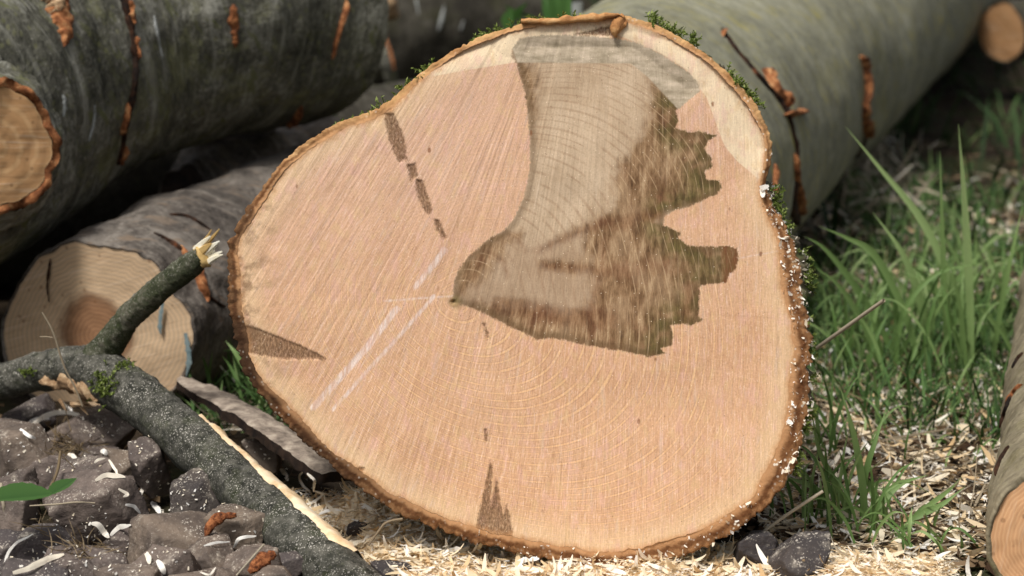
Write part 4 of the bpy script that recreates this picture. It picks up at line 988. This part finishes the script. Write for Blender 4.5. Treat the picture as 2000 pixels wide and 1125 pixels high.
# shavings one can pick out
SHL = 'pale curled wood shaving caught among the rubble stones'
def top_z(x, y):
    z = float(gz(x, y))
    return z
dg = None
def scene_top(u, v, default):
    """what the pixel sees among stones already placed"""
    bpy.context.view_layer.update(); dgr = bpy.context.evaluated_depsgraph_get()
    h = SC.ray_cast(dgr, Vector(CAM), Vector(ray(u, v)).normalized())
    return (np.array(h[1]), np.array(h[2]), h[4].name) if h[0] else (default, np.array([0, 0, 1.]), '')
bpy.context.view_layer.update(); DGR = bpy.context.evaluated_depsgraph_get()
def see(u, v):
    h = SC.ray_cast(DGR, Vector(CAM), Vector(ray(float(u), float(v))).normalized())
    return (np.array(h[1]), np.array(h[2]), h[4].name) if h[0] else (None, None, '')
def shaving(pts, wpx, label=SHL, grp='loose shavings', mat='chip', rvv=.9, name='wood_shaving', lift=.003, twist=.25, cat='shaving'):
    hs_ = []
    for (a, b) in pts:
        p, nn, _ = see(a, b)
        if p is None: return
        hs_.append(p)
    d0 = np.median([np.linalg.norm(p-CAM) for p in hs_])
    # keep the piece connected: all points near the same distance
    hs_ = [CAM+unit(p-CAM)*np.clip(np.linalg.norm(p-CAM), d0-.02, d0+.02) for p in hs_]
    n = 14; P = catmull(np.array(hs_), n); f = np.linspace(0, 1, n)
    P = P-unit(P-CAM)*(.004+lift*np.sin(f*np.pi))[:, None]
    T = unit(np.gradient(P, axis=0)); nrm = unit(CAM-P); S_ = unit(np.cross(T, nrm)); an = twist*(f-.5)*2
    S_ = S_*np.cos(an)[:, None]+nrm*np.sin(an)[:, None]
    wv = wpx*d0*2*TANH/2000*(np.sin(np.clip(f*.9+.08, 0, 1)*np.pi)**.5)
    N2 = unit(np.cross(S_, T))
    V = np.stack([P-S_*wv[:, None]/2, P+N2*wv[:, None]*.03, P+S_*wv[:, None]/2, P+N2*(wv[:, None]*.03-.0004)], 1)
    V = V+.0007*np.stack([vnoise(V*160, 60+q_) for q_ in range(3)], -1)
    o = build(name, V, gridfaces(n, 4, True), M[mat], None, {'rv': np.full(n*4, rvv)}, smooth=False)
    tag(o, label, cat, grp)
for a in ([[(55,835),(90,812),(130,805),(158,812)],9], [[(50,830),(75,818),(110,818)],7], [[(40,838),(58,852),(70,856)],7], [[(118,783),(130,795),(142,803)],6], [[(132,888),(142,892),(150,900)],11], [[(185,905),(192,898),(205,895)],5],
          [[(212,897),(222,912),(230,928)],5], [[(186,938),(205,928),(225,930),(245,932)],9], [[(232,955),(248,965),(240,970)],6], [[(272,985),(276,960),(288,938)],6], [[(245,985),(262,990),(275,1003)],7], [[(295,980),(306,992),(314,1006)],9],
          [[(178,1022),(192,1026),(205,1042),(214,1050)],10], [[(216,1046),(232,1030),(256,1026)],9], [[(10,1118),(12,1090),(30,1062),(66,1044)],5], [[(25,1118),(60,1108),(100,1090),(125,1082)],11], [[(306,1094),(316,1108),(322,1122)],10],
          [[(398,1065),(420,1060),(450,1058)],4], [[(456,1070),(470,1052),(500,1046)],6], [[(196,880),(204,882),(210,888)],9], [[(392,1118),(410,1122),(422,1108)],4], [[(284,1080),(290,1090),(292,1102)],9]):
    shaving(a[0], a[1]*1.1, rvv=random.uniform(.7, 1))
SL2 = 'thin upright curl of shaving by the dark gap under the big log'
for a in ([[(548,915),(556,925),(562,940)],9], [[(592,920),(585,935),(598,955),(606,962)],5], [[(600,925),(614,940),(612,962)],6]): shaving(*a, label=SL2, grp='upright shavings', rvv=.8, lift=.0)
SL3 = 'large pale wood chip lying on top of the shavings heap'
for k in range(26):
    u_ = r.uniform(720, 1400); v_ = r.uniform(np.interp(u_, [720, 900, 1100, 1400], [1000, 1070, 1108, 1095]), 1122); a_ = r.uniform(0, 6.28); l_ = r.uniform(12, 32)
    shaving([(u_-l_*math.cos(a_), v_-l_*.5*math.sin(a_)), (u_, v_+r.uniform(-6, 6)), (u_+l_*math.cos(a_), v_+l_*.5*math.sin(a_))], r.uniform(5, 11), label=SL3, grp='chips on the heap', rvv=r.uniform(.2, 1))
# crumbs of sawdust on stones and limb
P_, N_ = [], []
for k in range(800):
    p, nn, nm = see(r.uniform(0, 640), r.uniform(800, 1124))
    if p is None or not (nm.startswith('stone') or nm.startswith('ground')): continue
    if vnoise(np.array([p*14]), 4)[0] < -.05: continue
    P_.append(p+nn*.001); N_.append(nn)
P_ = np.array(P_); N_ = np.array(N_); n = len(P_)
L = r.uniform(.001, .0035, n)
V, F, per = ribbons(P_, unit(np.cross(N_, r.normal(0, 1, (n, 3)))), unit(N_+r.normal(0, .3, (n, 3))), L, L*r.uniform(.25, .6, n), r.uniform(-60, 160, n), 3, tip=.5)
tag(build('sawdust_flakes', V, F, M['chip'], None, {'rv': rv_attr(n, per, .5, 1, r)}, loc=(0, 0, 0)), 'fine white sawdust flakes scattered over the rubble stones', 'sawdust', kind='stuff')
# dry moss and rootlets between the stones
P_ = []
for (u0, v0, su, sv, n_) in ((130,870,18,16,70),(150,880,16,8,60),(80,1000,14,20,40),(170,1075,26,12,80),(110,860,10,10,30)):
    for k in range(n_):
        p, nn, nm = see(u0+r.normal(0, su), v0+r.normal(0, sv))
        if p is not None: P_.append(p)
P_ = np.array(P_); n = len(P_)
V, F, per = ribbons(P_, rand_dirs(n, .5, r), unit(r.normal(0, 1, (n, 3))), r.uniform(.012, .035, n), np.full(n, .0009), r.uniform(-70, 70, n), 6)
tag(build('dry_moss', V, F, M['straw'], None, {'rv': rv_attr(n, per, 0, .35, r)}, loc=(0, 0, 0)), 'tangled brown dry moss and rootlets between the rubble stones', 'dry moss', kind='stuff')

# orange bark flakes
def flake(pts, w, label, d=.0):
    hs_ = [see(a, b)[0] for a, b in pts]; d0 = np.median([np.linalg.norm(p-CAM) for p in hs_]); P = catmull(np.array([CAM+unit(p-CAM)*(d0-.012) for p in hs_]), 24)
    f = np.linspace(0, 1, 24); T = unit(np.gradient(P, axis=0)); vw = unit(CAM-P); S_ = unit(np.cross(T, vw)); wv = w*.00043*np.sin(np.clip(f*.86+.07, 0, 1)*np.pi)**.6*(1+.25*fbm(np.stack([f*9, 0*f, 0*f], -1), 3, 3))
    x = np.array([-1, -.4, .4, 1, .4, -.4]); hgt = np.array([0, .0012, .0008, 0, -.003, -.003])
    V = P[:, None]+S_[:, None]*(x[None]*wv[:, None]/2)[..., None]+vw[:, None]*(hgt[None]+.001*vnoise(np.stack(np.broadcast_arrays(f[:, None]*30, x[None]*3, 0*x[None]), -1), 4))[..., None]
    tag(build('bark_flake', V, [gridfaces(24, 6, True), np.array([[0, 1, 2, 3, 4, 5], [138, 139, 140, 141, 142, 143]])], M['rust'], None), label, 'bark')
flake([(402,1048),(412,1025),(432,1010),(462,1006)], 20, 'curved rusty orange bark flake against the underside of the branch')
flake([(486,1118),(505,1102),(520,1090),(538,1080)], 28, 'straight rusty orange bark flake lying below the branch')

# ------------------------------------------------------------------ grass, straw, litter
def blade(root, pts, wpx, y, seed, rvv, fold=.18, name='blade', mat='grass'):
    pts = np.array(pts, float); n = 16; P2 = catmull(pts, n); f = np.linspace(0, 1, n)
    off = np.sin(f*2.0+seed)*.02*f
    P = np.array([at_y(a, b, y+o_) for (a, b), o_ in zip(P2, off)]); T = unit(np.gradient(P, axis=0)); vw = unit(CAM-P+np.array([.4*math.sin(seed*3.1), 0, .3])); S_ = unit(np.cross(T, vw)); Nn = np.cross(S_, T)
    s_ = pxsize(y); wv = .82*wpx*s_*(.65+.35*np.sin(np.pi*np.clip(f*1.1, 0, 1)))*(1-np.clip((f-.45)/.55, 0, 1)**1.5*.95)
    V = np.stack([P-S_*wv[:, None]/2, P-Nn*wv[:, None]*fold, P+S_*wv[:, None]/2], 1)
    return build(name, V, gridfaces(n, 3), M[mat], root, {'rv': np.clip(rvv+.25*f[:, None]*np.ones((1, 3)), 0, 1).reshape(-1)})
GL = 'tuft of long green grass blades growing beside the right rim of the big log'
def tuft(u, v, blades, nrand, seed, hpx, label=GL, grp='grass tufts', spread=34, wpx=(5, 11), lean=.45, rvl=(.1, .65)):
    p = on_ground(float(u), float(v), -.003); root = empty('grass_tuft', p, label, 'grass', grp); r = np.random.default_rng(seed)
    for k, (pp, wv) in enumerate(blades): blade(root, pp, wv, p[1]+r.uniform(-.03, .03), k+seed, r.uniform(.35, .7))
    for k in range(nrand):
        b0 = u+r.normal(0, spread); h = hpx*r.uniform(.35, 1.); ln = r.normal(0, lean)*h; dr = max(0, abs(ln)/h-.4)*h*.5
        y_ = p[1]+r.normal(0, .03); vb = v-(y_-p[1])*250
        blade(root, [(b0, vb), (b0+ln*.22, vb-h*.45), (b0+ln*.6, vb-h*.8), (b0+ln, vb-h+dr)], r.uniform(*wpx), y_, k+seed*5, r.uniform(*rvl))
    return root
tuft(1880, 735, label='tallest grass tuft with three long upright blades near the tan log', grp=None, blades=[([(1900,735),(1860,560),(1800,430),(1720,330),(1652,248)],19), ([(1898,735),(1893,560),(1884,400),(1872,242)],21), ([(1850,735),(1846,600),(1840,440),(1836,296)],14), ([(1935,735),(1955,600),(1975,500),(1998,400)],14)], nrand=12, seed=1, hpx=300)
tuft(1780, 745, label='grass tuft with broad blades arching over towards the olive log', grp=None, blades=[([(1800,745),(1770,620),(1710,500),(1655,465),(1600,442)],18), ([(1770,745),(1720,640),(1660,545),(1610,485),(1572,462)],17), ([(1815,745),(1805,620),(1765,500),(1705,415)],20), ([(1745,745),(1765,610),(1830,535),(1925,512)],13)], nrand=14, seed=2, hpx=260)
tuft(1690, 735, [([(1720,735),(1690,640),(1640,560),(1590,520)],14)], 16, 3, 200)
tuft(1690, 1050, label='splayed grass tuft growing behind the shavings beside the black damp stones', grp=None, blades=[([(1690,1055),(1686,960),(1668,850),(1640,752)],19), ([(1680,1050),(1690,930),(1710,860),(1732,796)],15), ([(1690,1050),(1720,985),(1760,945),(1812,928)],18), ([(1730,1060),(1720,1000),(1700,950),(1690,930)],22), ([(1670,1050),(1640,960),(1600,880),(1585,800)],15)], nrand=16, seed=4, hpx=180, lean=.6)
tuft(1610, 1020, [([(1640,1020),(1600,960),(1560,940),(1530,930)],14)], 16, 5, 190, lean=.45)
tuft(1780, 1055, label='low grass tuft with blades lying flat over shavings towards the tan log', grp=None, blades=[([(1740,1060),(1790,1010),(1840,985),(1885,950)],18), ([(1750,1070),(1800,1068),(1850,1058),(1905,1062)],20), ([(1760,1050),(1800,1000),(1850,960),(1880,930)],14)], nrand=12, seed=6, hpx=120, lean=.9)
tuft(1850, 1085, label='short grass tuft at the sawn end of the tan log', grp=None, blades=[([(1820,1085),(1850,1080),(1890,1075),(1925,1080)],16)], nrand=10, seed=7, hpx=90, lean=1.)
tuft(1945, 720, [], 12, 8, 240, 'grass tuft close against the bark of the tan log', None)
tuft(1620, 900, [], 12, 9, 190)
for k, (u_, v_, h_, n_) in enumerate(((1760, 600, 150, 22), (1900, 560, 150, 22), (1650, 620, 150, 20), (1985, 640, 190, 18), (1830, 640, 170, 22), (1600, 640, 140, 16), (1720, 880, 120, 14), (1560, 1000, 130, 14), (1860, 900, 90, 10))):
    tuft(u_, v_, [], n_, 30+k, h_, 'thin-bladed grass tuft scattered through the wood litter', 'scattered grass tufts', spread=50, wpx=(4, 9), lean=.55, rvl=(.15, .8))
GL2 = 'shaded tuft of dark grass between the smaller sawn log and the big log'
tuft(480, 790, [([(520,800),(490,740),(460,690),(440,665)],14), ([(500,800),(500,730),(490,680),(478,650)],12), ([(300,735),(330,722),(360,716),(388,712)],6)], 16, 11, 150, GL2, None, rvl=(.0, .3))
# short mixed grass further back
r = np.random.default_rng(21)
def scatter(n, u, v, keep=None):
    a = r.uniform(*u, n); b = r.uniform(*v, n); g = on_ground(a, b, 0.); g[:, 2] = gz(g[:, 0], g[:, 1]); return g
def blades_stuff(name, g, Lr, Wr, mat, label, cat, flat=.5, rv=(0, 1), tip=.05, curv=(2, 14)):
    n = len(g); D = unit(np.stack([r.normal(0, flat, n), r.normal(0, flat, n), np.ones(n)], -1)); a = D.copy(); a[:, 2] = 0; a = unit(a+r.normal(0, .1, (n, 3)))
    Nn = unit(a-[0, 0, .5]); L = r.uniform(*Lr, n)
    V, F, per = ribbons(g, D, Nn, L, r.uniform(*Wr, n), r.uniform(*curv, n), 5, tip=tip)
    return tag(build(name, V, F, M[mat], None, {'rv': rv_attr(n, per, *rv, r)}, loc=(0, 0, 0)), label, cat, kind='stuff')
gA = scatter(4200, (1480, 2150), (230, 700)); gB = scatter(2600, (1500, 2000), (560, 1080)); gC = scatter(700, (380, 640), (600, 840))
den = vnoise(np.concatenate([gA, gB])*np.array([5, 5, 0]), 6); gAB = np.concatenate([gA, gB])[den > .0]
blades_stuff('short_grass', np.concatenate([gAB, gC]), (.02, .085), (.0016, .004), 'grass_far', 'short grass growing through the wood litter around the logs', 'grass')
gF = np.stack([r.uniform(-1.5, 2.6, 5200), r.uniform(1.2, 5.5, 5200), np.zeros(5200)], -1); gF[:, 2] = gz(gF[:, 0], gF[:, 1])
M['grass_shade'] = attr_mat('grass_rough_shade', [(.0, lin(24, 38, 18)), (.5, lin(44, 66, 32)), (1., lin(78, 98, 54))], .7, .2, .15)  # dark greens, deepened to carry the black shade beneath the olive log
blades_stuff('rough_grass', gF, (.05, .16), (.003, .008), 'grass_shade', 'dark rough grass behind the logs, its colour deepened for shade', 'grass', .6, (0, .7))
def straws(name, g, Lr, Wr, mat, label, cat, flat=.12, rv=(0, 1), K=8, lift=(.001, .012)):
    n = len(g); g = g.copy(); g[:, 2] += r.uniform(*lift, n)
    V, F, per = ribbons(g, rand_dirs(n, flat, r), unit(r.normal(0, .6, (n, 3))+[0, 0, 1]), r.uniform(*Lr, n), r.uniform(*Wr, n), r.normal(0, K, n), 4, taper=.3, tip=.6, twist=r.normal(0, .5, n))
    return tag(build(name, V, F, M[mat], None, {'rv': rv_attr(n, per, *rv, r)}, loc=(0, 0, 0)), label, cat, kind='stuff')
straws('straw_litter', np.concatenate([scatter(2600, (1440, 2100), (330, 1090)), scatter(500, (380, 640), (560, 840))]), (.02, .09), (.001, .0026), 'straw', 'dry straw and stems strewn over the ground among the grass', 'straw', .18)
straws('chip_litter', np.concatenate([scatter(1500, (1480, 2000), (400, 760)), scatter(2400, (1480, 2000), (740, 1100))]), (.005, .026), (.002, .007), 'chip', 'pale wood chips strewn among the grass beside the big log', 'wood chips', .3, (0, 1), 30)
straws('leaf_litter', np.concatenate([scatter(2400, (1440, 2100), (300, 1110)), scatter(500, (-50, 640), (700, 1170))]), (.008, .03), (.002, .007), 'litter', 'brown dead leaves and bark bits on the ground among the grass', 'leaf litter', .2, (0, 1), 25)
# thistledown-like pale fluff by the olive log
P_ = on_ground(r.normal(1720, 45, 260), r.normal(330, 34, 260), .03); n = len(P_)
V, F, per = ribbons(P_, rand_dirs(n, .8, r), unit(r.normal(0, 1, (n, 3))), r.uniform(.02, .07, n), r.uniform(.001, .004, n), r.normal(0, 18, n), 6)
tag(build('dry_fluff', V, F, M['straw'], None, {'rv': rv_attr(n, per, .5, 1, r)}, loc=(0, 0, 0)), 'pale grey tangle of dry stems beside the olive log', 'dry stems', kind='stuff')

def stalk(pts, ys, wpx, label, rvv=.75, name='straw_stalk', mat='straw', grp=None, cat='straw'):
    P = catmull(np.array([at_y(float(a), float(b), y) for (a, b), y in zip(pts, ys)]), 30); t = Tube(P[::3], [wpx*pxsize(np.mean(ys))/2]*len(P[::3]), ns=40, nt=8, amp=.0001, freq=100, fine=0)
    V = np.concatenate([t.V.reshape(-1, 3)]); o = build(name, V, t.faces(), M[mat], None, {'rv': np.full(len(V), rvv)}); tag(o, label, cat, grp)
gy_ = lambda u, v, z=.01: float(on_ground(float(u), float(v), z)[1])
stalk([(1592,682),(1640,648),(1690,612),(1736,580)], [.14, .12, .1, .08], 8, 'straight straw stalk slanting out from behind the right rim of the big log', .7)
stalk([(1486,1042),(1530,1010),(1575,980),(1616,954)], [-.05, -.05, -.05, -.05], 7, 'straight straw stalk slanting up from the black stone into the grass', .75)
stalk([(2,944),(6,980),(16,1010),(60,1045),(130,1092)], [-.02, -.03, -.03, -.05, -.06], 7, 'kinked straw stalk running past the green leaf over the stones', .7)
stalk([(82,610),(104,650),(125,715),(148,760),(166,806)], [.2, .2, .2, .2, .2], 4, 'thin grey dead stem standing in front of the fork of the branch', .5)
stalk([(78,658),(92,658),(104,660)], [.2, .2, .2], 3, 'tiny grey side twig on the dead stem by the fork', .5)
stalk([(118,882),(112,920),(95,960)], [.02, .0, -.02], 6, 'brown rootlet hanging between stones above the green leaf', .15)
stalk([(58,988),(110,985),(150,981),(195,983)], [-.05, -.05, -.06, -.06], 3.5, 'thin straw lying across the big brown stone', .6)
stalk([(720,1065),(738,1040),(756,1020),(795,1012)], [-.06, -.06, -.06, -.06], 5, 'bent grey stalk standing in the shavings under the big log', .4)
stalk([(1000,1055),(1010,1075),(1020,1095),(1034,1125)], [-.04, -.05, -.05, -.06], 5, 'straight grey stalk leaning on the bottom rim of the big log', .6)
stalk([(462,1124),(490,1092),(520,1058)], [-.2, -.2, -.2], 4, 'pale straight stalk lying beside the straight orange bark flake', .8)

def leaf(root, base, tip, wpx, y0, y1, name='leaf_blade', bend=.0, rvv=.5):
    n = 18; f = np.linspace(0, 1, n); b = np.array(base, float); t_ = np.array(tip, float); P = np.array([at_y(*(b*(1-q)+t_*q+np.array([0, bend*math.sin(q*math.pi)])), y0*(1-q)+y1*q) for q in f])
    T = unit(np.gradient(P, axis=0)); vw = unit(np.array([0, -.45, .9])+0*P); S_ = unit(np.cross(T, vw)); Nn = np.cross(S_, T); wv = wpx*pxsize(y0)*np.sin(np.pi*np.clip(f**.8*.98+.01, 0, 1))*(1+.06*np.sin(f*60))
    x = np.array([-1, -.5, 0, .5, 1])
    V = P[:, None]+S_[:, None]*(x[None]*wv[:, None]/2)[..., None]+Nn[:, None]*((np.abs(x)*.22)[None]*wv[:, None])[..., None]
    return build(name, V, gridfaces(n, 5), M['leaf'], root, {'rv': np.full(n*5, rvv)+np.tile(np.array([.1, .05, -.2, .05, .1]), n)})
p = on_ground(60., 985., .05); lf = empty('green_leaf', p, 'fresh green pointed leaf pair lying on the stones', 'leaf')
leaf(lf, (103, 964), (-40, 978), 60, -.1, -.14, rvv=.45); leaf(lf, (94, 968), (150, 934), 34, -.1, -.07, rvv=.35)
# leafy plants peeping over the top of the big log
def plant(u, v, y, leaves, label, seed):
    p = at_y(float(u), float(v), y); root = empty('leafy_plant', (p[0], p[1], gz(p[0], p[1])), label, 'plant'); r = np.random.default_rng(seed)
    for k, (b, t_, wv) in enumerate(leaves):
        leaf(root, b, t_, wv, y+r.uniform(-.03, .03), y-r.uniform(0, .05), rvv=r.uniform(.4, .8))
        st = Tube(catmull(np.array([[p[0], p[1], float(gz(p[0], p[1]))], (np.array([p[0], p[1], 0])+at_y(*b, y))/2, at_y(*b, y)]), 5), [.002]*5, ns=12, nt=6, amp=0, fine=0)
        build('stem', st.V, st.faces(), M['leaf'], root, {'rv': np.full(72, .3)})
plant(1015, 60, 1.5, [((1000, 50), (1030, 5), 40), ((1015, 40), (985, 10), 30), ((1040, 45), (1010, 20), 36), ((990, 60), (1000, 15), 30)], 'small round-leaved green plant peeping over the top of the big log', 1)
plant(1090, 60, 1.4, [((1090, 60), (1075, -40), 30), ((1100, 60), (1110, -30), 26), ((1080, 60), (1060, -10), 24)], 'upright broad-bladed green plant behind the top of the big log', 2)
stalk([(1128, 60), (1128, 30), (1127, 0)], [1.3, 1.3, 1.3], 22, 'pale grey stub of stick standing behind the top of the big log', .95, 'grey_stick', 'scrape', cat='stick')
plant(340, 330, 1.25, [((300, 335), (360, 312), 40), ((330, 345), (270, 330), 36), ((340, 340), (400, 325), 30), ((620, 215), (680, 200), 60), ((600, 230), (660, 225), 50)], 'shaded broad-leaved plant in the dark gap under the big dark log', 3)
